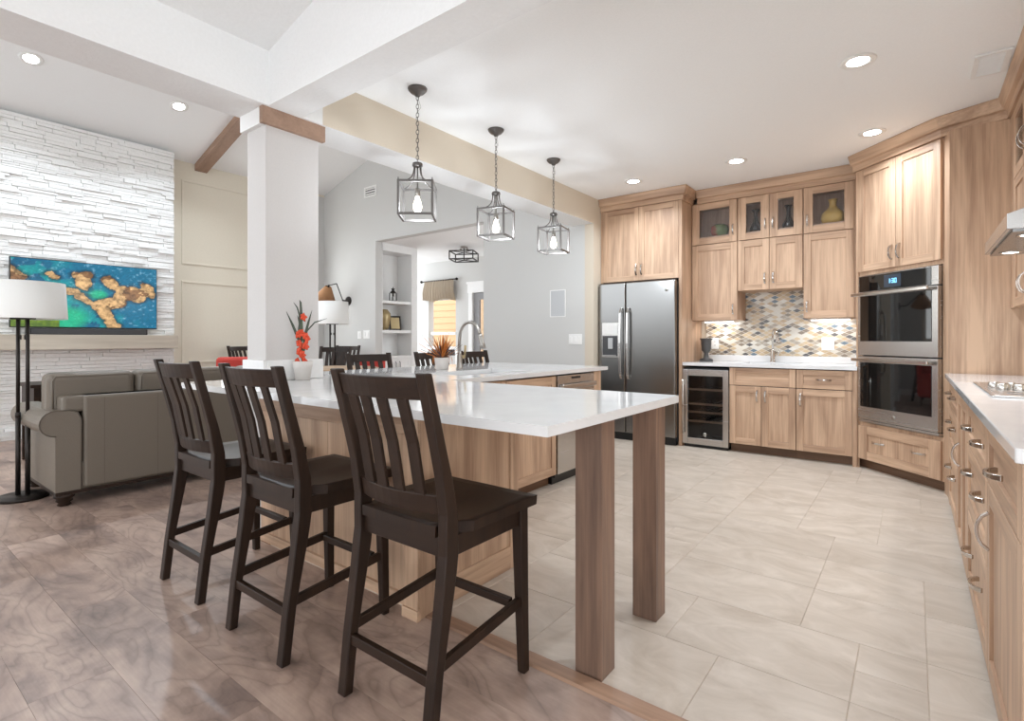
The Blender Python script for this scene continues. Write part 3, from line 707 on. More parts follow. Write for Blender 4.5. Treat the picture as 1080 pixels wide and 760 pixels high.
# shell with an opening for the ovens: sides, back, shelves
pl = [dl_(-0.41, 6.475), dl_(-0.41, 5.83), dl_(0.19, 5.23), dl_(0.215, 5.09), dl_(0.865, 5.09), dl_(0.865, 6.475)]
inner = [(0.03, 0.6), (0.03, 0.0), (0.82, 0.0), (0.82, 0.6)]
mb = MB()
mb.prism(pl, 1.765, 2.74); mb.prism(pl, 0.085, 0.425)
mb.prism([pl[0], pl[1], (0.04, 0.0), (0.04, 0.62), (0.2, 0.9)], 0.425, 1.765)
mb.prism([(0.835, 0.0), pl[2], pl[3], pl[4], pl[5], (0.8, 0.8), (0.835, 0.62)], 0.425, 1.765)
mb.build('carcass', ['cab_v'], ov)
toe = [dl_(-0.40, 6.45), dl_(-0.40, 5.90), dl_(0.16, 5.34), dl_(0.20, 5.30), dl_(0.85, 5.30), dl_(0.85, 6.45)]
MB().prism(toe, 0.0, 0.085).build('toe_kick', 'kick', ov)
o = MB(); p3, p4 = dl_(0.212, 5.092), dl_(0.868, 5.092); p5, p6 = dl_(0.868, 5.07), dl_(0.212, 5.07)
o.prism([p3, p6, p5, p4], 0.0, 2.735); o.prism([dl_(0.19, 5.23), dl_(0.212, 5.07), dl_(0.225, 5.09), dl_(0.21, 5.24)], 0.0, 2.735)
o.build('side_panel', 'cab_v', ov)
box(-0.0, 0.02, -0.018, 0.0, 0.0, 2.735).build('filler_strip', 'cab_v', ov)
d = shaker('door', 0.024, 0.424, 1.80, 2.732, ov); handle_pull(d, 0.388, 1.93, 0.125, y=-0.02)
d = shaker('door', 0.428, 0.832, 1.80, 2.732, ov); handle_pull(d, 0.464, 1.93, 0.125, y=-0.02)
d = shaker('drawer', 0.024, 0.832, 0.092, 0.395, ov, st=0.1, top=0.075)
handle_pull(d, 0.24, 0.262, 0.13, False, y=-0.012); handle_pull(d, 0.635, 0.262, 0.13, False, y=-0.012)
tag(sweep_profile([(-0.015, -0.02), (TW, -0.02), dl_(0.555, 5.05)], CROWN).build('crown_molding', 'cab_h', loc=(-0.41, 5.83, 0), rz=-PI/4), 'angled stepped wood crown molding above the corner oven tower', 'crown molding')
# ovens
dov = thing('double_oven', 'stainless double wall oven with black glass doors and lit clock', 'oven', (-0.41, 5.83, 0), -PI/4)
a, b = 0.045, 0.83
box(a+0.01, b-0.01, 0.005, 0.55, 0.44, 1.755).build('body', 'black', dov)
box(a, b, -0.03, 0.005, 0.435, 0.455).build('bottom_trim', 'steel_v', dov)
cpn = MB().box(a, b, -0.035, 0.005, 1.608, 1.755, 0).build('control_panel', 'steel_v', dov, bevel=0.002)
box(a+0.012, b-0.06, -0.038, -0.034, 1.612, 1.750).build('glass_fascia', 'blackglass', cpn)
scr = box(0.33, 0.5, -0.040, -0.037, 1.63, 1.735).build('clock_screen', 'oscreen', cpn)
def digits(txt, x, z, h):
    segs = {'a': (0, 1, 1, 1), 'b': (1, 1, 1, .5), 'c': (1, .5, 1, 0), 'd': (0, 0, 1, 0), 'e': (0, .5, 0, 0), 'f': (0, 1, 0, .5), 'g': (0, .5, 1, .5)}
    D = {'1': 'bc', '3': 'abgcd', '0': 'abcdef'}; mb = MB(); w = h*0.5; t = h*0.07
    for ch in txt:
        if ch == ':':
            mb.box(x-t, x+t, -0.0412, -0.0398, z+h*.22, z+h*.38); mb.box(x-t, x+t, -0.0412, -0.0398, z+h*.62, z+h*.78); x += h*0.3; continue
        for s_ in D[ch]:
            x0, z0, x1, z1 = segs[s_]
            mb.box(x+min(x0, x1)*w-t, x+max(x0, x1)*w+t, -0.0412, -0.0398, z+min(z0, z1)*h-t, z+max(z0, z1)*h+t)
        x += w+h*0.32
    return mb
digits('1:30', 0.372, 1.665, 0.034).build('clock_digits', 'led', cpn)
for (z0, z1, wz0, wz1, hz) in ((1.04, 1.600, 1.165, 1.57, 1.585), (0.46, 1.030, 0.575, 0.975, 0.998)):
    dd = box(a, b, -0.04, 0.005, z0, z1).build('oven_door', 'steel_v', dov, bevel=0.003)
    box(a+0.03, b-0.052, -0.044, -0.039, wz0, wz1).build('window', 'blackglass', dd, bevel=0.001)
    mb = MB(); mb.box(a-0.02, b-0.04, -0.098, -0.078, hz-0.014, hz+0.014)
    mb.box(a+0.02, a+0.045, -0.08, -0.04, hz-0.01, hz+0.01).box(b-0.1, b-0.075, -0.08, -0.04, hz-0.01, hz+0.01); mb.build('handle', 'chrome', dd, bevel=0.005, seg=3)
    if z0 < 0.6: MB().lathe([(0.001, -0.0425), (0.018, -0.0425), (0.018, -0.039)], ((a+b)/2-0.01, 0, 0.515), 18, axis='Y').build('round_badge', 'nickel', dd)

# ------------------------------------------------------------------ right run
RX = 0.22
def right_cab(name, label, yfar, ynear, fronts):
    return base_cab(name, label, (RX, yfar, 0), -PI/2, yfar-ynear, fronts, depth=0.64)
c = right_cab('drawer_cabinet', 'wood three-drawer base cabinet next to the oven tower panel', 4.87, 3.97,
   [('drawer', 0.003, 0.897, 0.72, 0.885, [(0.27, 0.82, False), (0.67, 0.82, False)]), ('drawer', 0.003, 0.897, 0.43, 0.714, [(0.27, 0.63, False), (0.67, 0.63, False)]), ('drawer', 0.003, 0.897, 0.05, 0.424, [(0.27, 0.33, False), (0.67, 0.33, False)])])
box(-0.2, -0.002, -0.015, 0.0, 0.0, 0.89).build('filler_strip', 'cab_v', c)
right_cab('tall_door_cabinet', 'narrow single-door wood base cabinet between two drawer stacks', 3.966, 3.274,
   [('door', 0.003, 0.340, 0.05, 0.885, [(0.19, 0.55, True)]), ('door', 0.345, 0.689, 0.05, 0.885, [])])
right_cab('drawer_cabinet', 'wood three-drawer base cabinet below the cooktop, near the counter end', 3.27, 2.42,
   [('drawer', 0.003, 0.847, 0.70, 0.885, [(0.24, 0.795, False), (0.68, 0.795, False)]), ('drawer', 0.003, 0.847, 0.40, 0.694, [(0.24, 0.60, False), (0.68, 0.60, False)]), ('drawer', 0.003, 0.847, 0.05, 0.394, [(0.24, 0.255, False), (0.62, 0.255, False)])])
c = right_cab('end_base_cabinet', 'nearest wood base cabinet on the right with drawer above door', 2.416, 1.70,
   [('drawer', 0.003, 0.713, 0.70, 0.885, [(0.325, 0.785, False)]), ('door', 0.003, 0.713, 0.05, 0.694, [(0.055, 0.54, True)])])
box(0.716, 0.736, -0.02, 0.64, 0.0, 0.893).build('end_panel', 'cab_v', c)
tag(MB().prism([(0.185, 1.662), (0.868, 1.662), (0.868, 5.068), (0.185, 5.068)], 0.895, 0.93).build('right_countertop', 'quartz', bevel=0.004), 'pale quartz worktop along the right wall holding the cooktop', 'countertop')
ck = thing('cooktop', 'glossy cooktop with four steel knobs on the right worktop', 'cooktop', (0.27, 4.01, 0.9305), -PI/2)
box(0, 0.93, 0, 0.5, 0, 0.008).build('glass_surface', 'steel_v', ck, bevel=0.003)
for kx, ky in ((0.42, 0.055), (0.52, 0.075), (0.44, 0.115), (0.55, 0.135)):
    MB().lathe([(0.026, 0.008), (0.027, 0.014), (0.024, 0.032), (0.022, 0.036), (0.001, 0.036)], (kx, ky, 0), 16).build('knob', 'chrome', ck)
for bx, by, r_ in ((0.2, 0.14, 0.09), (0.2, 0.36, 0.075), (0.48, 0.33, 0.11), (0.76, 0.14, 0.075), (0.76, 0.36, 0.09)):
    MB().lathe([(r_-0.008, 0.0078), (r_-0.008, 0.009), (r_, 0.009), (r_, 0.0078), (r_-0.008, 0.0078)], (bx, by, 0), 28, cap=False).build('burner_ring', 'darkgrey', ck)
hd = thing('range_hood', 'stainless wedge range hood with two lamps above the cooktop', 'range hood', (0.32, 3.98, 1.645), -PI/2)
MB().prism_x([(0, 0.012), (0.0, 0.078), (0.545, 0.27), (0.545, 0.012)], 0, 0.88).build('canopy', 'steel_v', hd, bevel=0.003)
box(0.02, 0.86, 0.02, 0.535, 0.0, 0.013).build('filter_panel', 'steel', hd)
for hx in (0.14, 0.74):
    rg = MB().lathe([(0.034, -0.003), (0.046, -0.003), (0.046, 0.002), (0.034, 0.002), (0.034, -0.003)], (hx, 0.09, 0), 20, cap=False).build('lamp', 'chrome', hd)
    MB().lathe([(0.001, -0.001), (0.033, -0.001), (0.033, 0.001), (0.001, 0.001)], (hx, 0.09, 0), 20).build('lens', 'ledstrip', rg)
    al = area_light('hood_lamp', (hx, 0.09, -0.006), (0, 0, 0), 0.06, 0.06, 2.2, (0.95, 0.97, 1)); al.parent = hd
ru = thing('wall_cabinet', 'wood wall cabinet with glass top door left of the range hood', 'cabinet', (0.56, 5.068, 0), -PI/2)
w = 1.07; t_ = 0.018
mb = MB(); mb.box(0, w, 0.29, 0.305, 1.40, 2.74).box(0, t_, 0, 0.29, 1.40, 2.74).box(w-t_, w, 0, 0.29, 1.40, 2.74).box(t_, w-t_, 0, 0.29, 1.40, 1.418).box(t_, w-t_, 0, 0.29, 2.26, 2.278).box(t_, w-t_, 0, 0.29, 2.722, 2.74).box(t_, w-t_, 0, 0.004, 1.418, 2.26)
mb.build('carcass', 'cab_v', ru)
box(0.0, 0.16, -0.018, 0.0, 1.40, 2.735).build('filler_strip', 'cab_v', ru)
for x0, x1, hx in ((0.165, 0.612, 0.572), (0.616, w-0.004, 0.656)):
    d = shaker('glass_door', x0, x1, 2.267, 2.732, ru, glass_=True, st=0.075, top=0.07); handle_pull(d, hx, 2.42, 0.125, y=-0.02)
    d = shaker('door', x0, x1, 1.402, 2.26, ru); handle_pull(d, hx, 1.53, 0.125, y=-0.02)
tag(sweep_profile([(0.545, 5.065), (0.545, 2.9)], CROWN).build('crown_molding', 'cab_hy'), 'stepped wood crown molding along the right wall above the hood', 'crown molding')
rv = thing('over_hood_cabinet', 'wood cabinet mounted over the range hood', 'cabinet', (0.56, 3.985, 0), -PI/2)
box(0, 1.08, 0, 0.305, 1.95, 2.74).build('carcass', 'cab_v', rv)
d = shaker('door', 0.004, 0.538, 1.955, 2.732, rv); handle_pull(d, 0.5, 2.08, 0.125, y=-0.02)
d = shaker('door', 0.542, 1.076, 1.955, 2.732, rv); handle_pull(d, 0.58, 2.08, 0.125, y=-0.02)

# ------------------------------------------------------------------ peninsula
ic = thing('peninsula_cabinet', 'wood-panelled cabinet base under the white bar counter behind the stools', 'cabinet', (0, 0, 0))
MB().box(-3.085, -1.668, 1.59, 2.21, 0.0, 0.893).box(-1.735, -1.668, 1.52, 1.59, 0.0, 0.893).build('carcass', ['cab_v'], ic)
mb = MB()   # seating side: frieze board, upright boards, shoe, corner stile standing proud
mb.box(-3.085, -1.737, 1.565, 1.59, 0.76, 0.893, 1)
xb = [-3.085, -2.75, -2.40, -2.07, -1.737]
for i in range(4): mb.box(xb[i]+0.001, xb[i+1]-0.001, 1.575, 1.59, 0.05, 0.757, 0)
mb.box(-3.085, -1.737, 1.56, 1.59, 0.0, 0.05, 1)
mb.box(-1.735, -1.648, 1.505, 1.52, 0.045, 0.893, 0).box(-1.74, -1.642, 1.497, 1.52, 0.0, 0.045, 1)
mb.build('front_panel', ['cab_v', 'cab_h'], ic, bevel=0.002)
mb = MB(); mb.box(-1.668, -1.648, 1.5205, 1.60, 0.0, 0.893, 0).box(-1.668, -1.648, 2.145, 2.21, 0.0, 0.893, 0).box(-1.668, -1.648, 1.60, 2.145, 0.0, 0.115, 1).box(-1.668, -1.657, 1.60, 2.145, 0.115, 0.893, 0)
mb.build('end_panel', ['cab_v', 'cab_hy'], ic, bevel=0.002)
# far leg of the peninsula: cabinets facing the kitchen
PX = -2.31
pc = base_cab('peninsula_sink_cabinet', 'wood cabinet of the peninsula between counter corner and dishwasher', (PX, 2.60, 0), PI/2, 0.985,
   [('door', 0.33, 0.98, 0.092, 0.885, [])], depth=0.6, hollow=True)
box(0.0, 0.326, -0.018, 0.0, 0.085, 0.89).build('filler_panel', 'cab_v', pc)
dw = thing('dishwasher', 'stainless dishwasher built into the peninsula end', 'dishwasher', (PX, 3.59, 0), PI/2)
box(0.004, 0.606, 0.0, 0.58, 0.06, 0.885).build('body', 'black', dw)
box(0.004, 0.606, 0.03, 0.1, 0.0, 0.085).build('toe_kick', 'black', dw)
d = box(0.004, 0.606, -0.03, 0.0, 0.09, 0.885).build('door', 'steel_v', dw, bevel=0.004)
box(0.22, 0.36, -0.034, -0.029, 0.852, 0.870).build('display', 'black', d, bevel=0.001)
mb = MB(); mb.box(0.02, 0.59, -0.068, -0.052, 0.775, 0.815).box(0.03, 0.06, -0.055, -0.028, 0.78, 0.81).box(0.55, 0.58, -0.055, -0.028, 0.78, 0.81); mb.build('handle', 'steel_v', d, bevel=0.006, seg=3)
tag(box(0, 0.14, -0.018, 0.6, 0.0, 0.893).build('end_panel_post', 'cab_v', loc=(PX, 4.205, 0), rz=PI/2), 'wood end panel of the peninsula beyond the dishwasher', 'end panel')
tag(box(-3.05, -2.925, 2.23, 4.345, 0.0, 0.893).build('knee_wall', 'wallgrey'), 'low painted knee wall under the bar counter on the dining side', 'knee wall')
# one continuous L-shaped worktop, sink cut out
poly_sink = (-2.895, -2.50, 2.68, 3.50)
pt = thing('bar_countertop', 'glossy white quartz L-shaped bar counter with the undermount sink', 'countertop', (0, 0, 0))
zt, zb = 0.93, 0.898
mb = MB()
sx0, sx1, sy0, sy1 = poly_sink
for q in ([(-3.40, 1.265), (-0.838, 1.265), (-0.838, 1.605), (-3.40, 1.605)], [(-3.095, 1.605), (-0.838, 1.605), (-0.838, 2.33), (-3.095, 2.33)],
          [(-3.70, 1.972), (-3.095, 1.972), (-3.095, 2.33), (-3.70, 2.33)], [(-3.70, 2.33), (-2.275, 2.33), (-2.275, sy0), (-3.70, sy0)], [(-3.70, sy0), (sx0, sy0), (sx0, sy1), (-3.70, sy1)],
          [(sx1, sy0), (-2.275, sy0), (-2.275, sy1), (sx1, sy1)], [(-3.70, sy1), (-2.275, sy1), (-2.275, 4.455), (-3.70, 4.455)]):
    mb.prism(q, zb, zt)
slab = mb.build('slab', 'quartz', pt)
mb = MB(); mb.box(sx0, sx1, sy0, sy1, 0.72, 0.73).box(sx0-.008, sx0-.002, sy0, sy1, 0.72, 0.8975).box(sx1+.002, sx1+.008, sy0, sy1, 0.72, 0.8975).box(sx0-.008, sx1+.008, sy0-.008, sy0-.002, 0.72, 0.8975).box(sx0-.008, sx1+.008, sy1+.002, sy1+.008, 0.72, 0.8975)
mb.build('sink_bowl', 'sinksteel', pt)
S('trim_6', MB().box(-3.345, -3.085, 1.590, 1.611, 0.931, 1.055).box(-3.10, -3.08, 1.611, 1.99, 0.931, 1.055), 'white', bevel=0.004)
for y, lab in ((1.624, 'nearer square wood post holding up the counter end, at the floor strip'), (2.105, 'farther square wood post holding up the counter end, on the tiles')):
    p = thing('counter_post', lab, 'post', (-0.9055, y+0.05, 0), 0, 'square posts under the counter end')
    box(-0.0525, 0.0525, -0.05, 0.05, 0, 0.896).build('shaft', 'post', p, bevel=0.002)
tf = tap('kitchen_faucet', 'tall nickel pull-down kitchen faucet at the peninsula sink', (-3.06, 3.27, 0.9305), PI/2-0.15, 0.395, 0.27, 0.0135, 'nickel', 0.12)
mb = MB(); mb.tube([(0.02, 0.0, 0.10), (0.055, 0.0, 0.105)], [0.016, 0.014], 10); mb.tube([(0.055, 0.0, 0.105), (0.062, 0.0, 0.20)], [0.008, 0.011], 8); mb.build('lever', 'gold', tf)

# spiky plant by the sink
sp = thing('spiky_plant', 'rust-orange spiky plant in a small white pot beside the sink faucet', 'plant', (-3.13, 3.13, 0.931))
MB().lathe([(0.05, 0), (0.062, 0.085), (0.064, 0.1), (0.056, 0.1), (0.05, 0.08), (0.001, 0.08)], (0, 0, 0), 20).build('pot', 'potwhite', sp)
rs = random.Random(5); mb = MB()
for k in range(95):
    a = rs.uniform(0, 2*PI); el = rs.uniform(0.25, 1.5); ln = rs.uniform(0.12, 0.235); d_ = Vector((math.cos(a)*math.cos(el), math.sin(a)*math.cos(el), math.sin(el)))
    b0 = Vector((0, 0, 0.09)); pts = [b0, b0+d_*ln*0.5, b0+d_*ln*0.85, b0+d_*ln]
    mb.blade(pts, [0.004, 0.006, 0.003, 0.0005], (-d_.y, d_.x, 0.1), 0 if rs.random() < 0.72 else 1)
for k in range(10):
    a = rs.uniform(0, 2*PI); b0 = Vector((math.cos(a)*0.05, math.sin(a)*0.05, 0.095)); e = b0+Vector((math.cos(a)*0.04, math.sin(a)*0.04, -rs.uniform(0.02, 0.06)))
    mb.blade([b0, b0+Vector((math.cos(a)*0.03, math.sin(a)*0.03, 0.015)), e], [0.002, 0.004, 0.0005], (-math.sin(a), math.cos(a), 0), 0)
mb.build('foliage', ['spike', 'spiketip'], sp)
# orange flower plant by the column
fp = thing('flowering_plant', 'potted plant with orange-red blooms and dark strappy leaves beside the column', 'plant', (-3.01, 1.80, 0.931)); fp.scale = (0.68, 0.68, 0.80)
MB().lathe([(0.064, 0), (0.078, 0.095), (0.082, 0.098), (0.088, 0.145), (0.08, 0.145), (0.074, 0.125), (0.001, 0.125)], (0, 0, 0), 24).build('pot', 'potwhite', fp)
MB().lathe([(0.074, 0.124), (0.05, 0.132), (0.001, 0.135)], (0, 0, 0), 16).build('soil', 'soil', fp)
vr = Vector((0.794, 0.607, 0))     # sideways as seen from the bar
def P(a, z, d=0.0): return vr*a + Vector((0.3*d, -0.8*d, z))
mb = MB(); mb.tube([P(0, 0.12), P(0.01, 0.25), P(-0.01, 0.4), P(0.0, 0.5)], [0.006, 0.005, 0.004, 0.003], 7); mb.build('stem', 'leaf', fp)
mb = MB()
for pts, w in (([P(0, 0.13), P(-0.03, 0.3), P(-0.09, 0.42), P(-0.15, 0.53)], 0.014), ([P(0, 0.13), P(0.02, 0.34), P(0.05, 0.44), P(0.085, 0.54)], 0.013), ([P(0.0, 0.2), P(0.04, 0.38), P(0.11, 0.445), P(0.22, 0.475)], 0.007),
               ([P(0, 0.15), P(-0.03, 0.38), P(-0.025, 0.44), P(-0.05, 0.5)], 0.016), ([P(0, 0.2), P(-0.03, 0.5), P(-0.05, 0.56), P(-0.085, 0.6)], 0.008), ([P(0, 0.3), P(-0.015, 0.52), P(-0.02, 0.6), P(-0.03, 0.62)], 0.012)):
    mb.blade(pts, [w*0.6, w, w*0.8, 0.001], vr, 0, 0.003)
mb.build('leaves', ['leafdark'], fp)
rs = random.Random(11)
for a, z_, s_ in ((0.02, 0.485, 1.0), (-0.025, 0.355, 1.05), (0.045, 0.335, 1.1), (0.005, 0.36, 0.9), (-0.02, 0.285, 1.0), (0.04, 0.262, 1.15), (-0.015, 0.215, 1.25), (0.01, 0.19, 1.0), (0.055, 0.31, 0.8), (-0.035, 0.145, 0.9), (0.03, 0.15, 0.8)):
    mb = MB(); c0 = P(a, z_, 0.02)
    for k in range(5):
        an = 2*PI*k/5+rs.uniform(-.3, .3); d_ = (vr*math.cos(an)+Vector((0, 0, math.sin(an)))).normalized(); f_ = Vector((0.35, -0.6, 0.1))*0.014
        ln = 0.034*s_*rs.uniform(.8, 1.2); sd = vr*(-math.sin(an))+Vector((0, 0, math.cos(an)))
        mb.blade([c0, c0+d_*ln*0.5+f_, c0+d_*ln], [0.004, 0.016*s_, 0.003], sd, 0, 0.002)
    mb.build('blossom', 'flower', fp)

# ------------------------------------------------------------------ bar stools
def make_stool(label, group, cat='stool', name='bar_stool'):
    t = thing(name, label, cat, (0, 0, 0), 0, group)
    def py(z):   # centre line of the rear post
        pts = [(0, -.235), (.2, -.212), (.42, -.175), (.54, -.158), (.66, -.160), (.78, -.182), (1.085, -.262)]
        for (a, b), (c, d) in zip(pts, pts[1:]):
            if a <= z <= c: return b+(d-b)*(z-a)/(c-a)
        return pts[-1][1]
    zs = [0, .1, .2, .3, .42, .48, .54, .6, .66, .72, .78, .88, .98, 1.085]
    for sx in (-1, 1):
        mb = MB(); mb.post([(sx*(.200+.006*z_), py(z_), z_, .0185 if z_ > .5 else .020, .017+.010*math.exp(-((z_-.55)/.22)**2)) for z_ in zs]); mb.build('rear_leg', 'espresso', t, bevel=0.004)
    for sx in (-1, 1):
        mb = MB(); mb.post([(sx*.203, .222, 0, .016, .016), (sx*.199, .215, .3, .019, .019), (sx*.195, .21, .59, .022, .022)]); mb.build('front_leg', 'espresso', t, bevel=0.004)
    # saddle seat
    mb = MB(); nx, ny = 13, 13; top = []; g = {}
    for j in range(ny):
        y = -0.185+0.452*j/(ny-1)
        half = 0.176 if y < -0.125 else min(0.232, 0.176+(y+0.125)*1.6)
        for i in range(nx):
            u = i/(nx-1)*2-1; dip = 0.014*(1-abs(u)**2.5)*math.exp(-((y-0.02)/0.15)**2) - 0.006*math.exp(-(u/0.2)**2)*max(0, y)*4
            top.append((u*half, y, 0.622-max(0, dip)))
    b0 = len(mb.v); mb.v += top
    for j in range(ny-1):
        for i in range(nx-1): mb.face([b0+j*nx+i, b0+j*nx+i+1, b0+(j+1)*nx+i+1, b0+(j+1)*nx+i], 0, True)
    edge = [j*nx for j in range(ny-1, 0, -1)]; loop = list(range(nx)) + [j*nx+nx-1 for j in range(1, ny)] + [(ny-1)*nx+i for i in range(nx-2, -1, -1)] + [j*nx for j in range(ny-2, 0, -1)]
    lb = len(mb.v); mb.v += [(top[k][0]*0.985, top[k][1], 0.588) for k in loop]; n = len(loop)
    for k in range(n): mb.face([b0+loop[k], lb+k, lb+(k+1) % n, b0+loop[(k+1) % n]])
    mb.face([lb+k for k in range(n)])
    mb.build('seat', 'espresso', t)
    MB().box(-.185, .185, -.168, -.148, .525, .585).build('rear_apron', 'espresso_h', t, bevel=0.003)
    MB().box(-.17, .17, .20, .22, .525, .588).build('front_apron', 'espresso_h', t, bevel=0.003)
    for sx in (-1, 1): MB().box(sx*.197-.01, sx*.197+.01, -.15, .2, .525, .588).build('side_apron', 'espresso', t, bevel=0.003)
    def curved(z0, z1, bow, name, th=0.018):
        mb = MB(); rings = []
        for k in range(11):
            u = -1+2*k/10; x = u*.190; d_ = -bow*(1-u*u); y0_, y1_ = py(z0)+d_, py(z1)+d_
            rings.append([(x, y0_-th/2, z0), (x, y0_+th/2, z0), (x, y1_+th/2, z1), (x, y1_-th/2, z1)])
        mb.loft(rings, 0, False); mb.build(name, 'espresso_h', t, bevel=0.003)
    curved(1.005, 1.072, 0.035, 'top_rail'); curved(.655, .715, 0.035, 'lower_rail')
    for k in range(4):
        u = -0.62+1.24*k/3; x = u*.190; d_ = -0.035*(1-u*u)
        mb = MB(); mb.post([(x, py(.712)+d_, .710, .0225, .006), (x, py(.87)+d_+0.006, .87, .0225, .006), (x, py(1.008)+d_, 1.008, .0225, .006)]); mb.build('slat', 'espresso', t, bevel=0.002)
    for sx in (-1, 1): MB().bar((sx*.2, -.205, .215), (sx*.199, .212, .255), .02, .034).build('side_stretcher', 'espresso', t, bevel=0.003)
    MB().box(-.185, .185, -.225, -.203, .163, .197).build('rear_stretcher', 'espresso_h', t, bevel=0.003)
    MB().box(-.178, .178, .17, .192, .238, .268).build('front_stretcher', 'espresso_h', t, bevel=0.003)
    for fx, fy in ((-.2, -.235), (.2, -.235), (-.203, .222), (.203, .222)):
        MB().lathe([(0.011, -0.0), (0.012, 0.006)], (fx, fy, 0), 10).build('foot_glide', 'black', t)
    return t
SG = 'bar stools at the seating side of the counter'
s3 = make_stool('nearest dark wood bar stool, right of the row beside the tile edge', SG); s3.location = (-1.308, 1.29, 0.0)
s2 = copy_tree(s3); s2['label'] = 'dark wood bar stool in the middle of the row at the counter'; s2.location = (-2.018, 1.245, 0.0)
s1 = copy_tree(s3); s1['label'] = 'dark wood bar stool farthest left, in front of the leather sofa'; s1.location = (-2.74, 1.255, 0.0)
FG = 'bar stools on the dining side of the counter'
for (yc, xx, rr_, lab) in ((2.99, -3.70, -PI/2-0.12, 'dark bar stool on the dining side, nearest the column'), (3.80, -3.70, -PI/2, 'dark bar stool on the dining side, behind the spiky orange plant'), (4.46, -3.70, -PI/2, 'dark bar stool on the dining side, behind the tall kitchen faucet')):
    o = copy_tree(s3); o['label'] = lab; o['group'] = FG; o.location = (xx, yc, 0); o.rotation_euler.z = rr_; o.scale = (1.0, 1, 0.975)

# ------------------------------------------------------------------ dining set glimpsed behind
DG = 'dining chairs around the far table'
for (x, y, rr_, lab) in ((-6.38, 4.21, -2.5, 'brown dining chair behind the far floor lamp pole'), (-7.42, 5.08, -2.75, 'brown dining chair turned sideways right of the far floor lamp pole'), (-8.2, 4.05, -1.2, 'dark dining chair edge peeking past the left of the column')):
    o = copy_tree(s3); o['label'] = lab; o['category'] = 'chair'; o['group'] = DG; o.name = 'dining_chair'; o.location = (x, y, 0); o.rotation_euler.z = rr_
tb = thing('dining_table', 'round light wood table in the dining room beyond the column', 'table', (-5.44, 3.65, 0))
MB().lathe([(0.001, 0.80), (0.50, 0.80), (0.52, 0.81), (0.52, 0.84), (0.50, 0.85), (0.001, 0.85)], (0, 0, 0), 40).build('tabletop', 'tabletop', tb)
MB().lathe([(0.30, 0.0), (0.30, 0.03), (0.08, 0.08), (0.05, 0.2), (0.07, 0.5), (0.05, 0.7), (0.16, 0.80)], (0, 0, 0), 24).build('pedestal', 'tabletop', tb)
def armchair(label, loc, rz):
    t = thing('accent_chair', label, 'armchair', loc, rz)
    box(-0.36, 0.36, -0.32, 0.36, 0.16, 0.44).build('seat', 'red', t, bevel=0.05, seg=3)
    MB().prism_x([(-0.36, 0.2), (-0.22, 0.2), (-0.24, 0.95), (-0.38, 0.95)], -0.36, 0.36).build('backrest', 'red', t, bevel=0.05, seg=3)
    for sx in (-1, 1): box(sx*0.37-0.05, sx*0.37+0.05, -0.3, 0.34, 0.18, 0.62).build('armrest', 'red', t, bevel=0.03, seg=3)
    for fx in (-.3, .3):
        for fy in (-.28, .3): MB().lathe([(0.015, 0), (0.024, 0.17)], (fx, fy, 0), 10).build('leg', 'espresso', t)
    return t
armchair('coral red armchair just visible left of the column base', (-6.85, 3.32, 0), -2.0)
armchair('coral red armchair seen through the slats of a dining-side stool', (-6.62, 4.98, 0), -2.6).scale = (0.66, 0.7, 0.94)

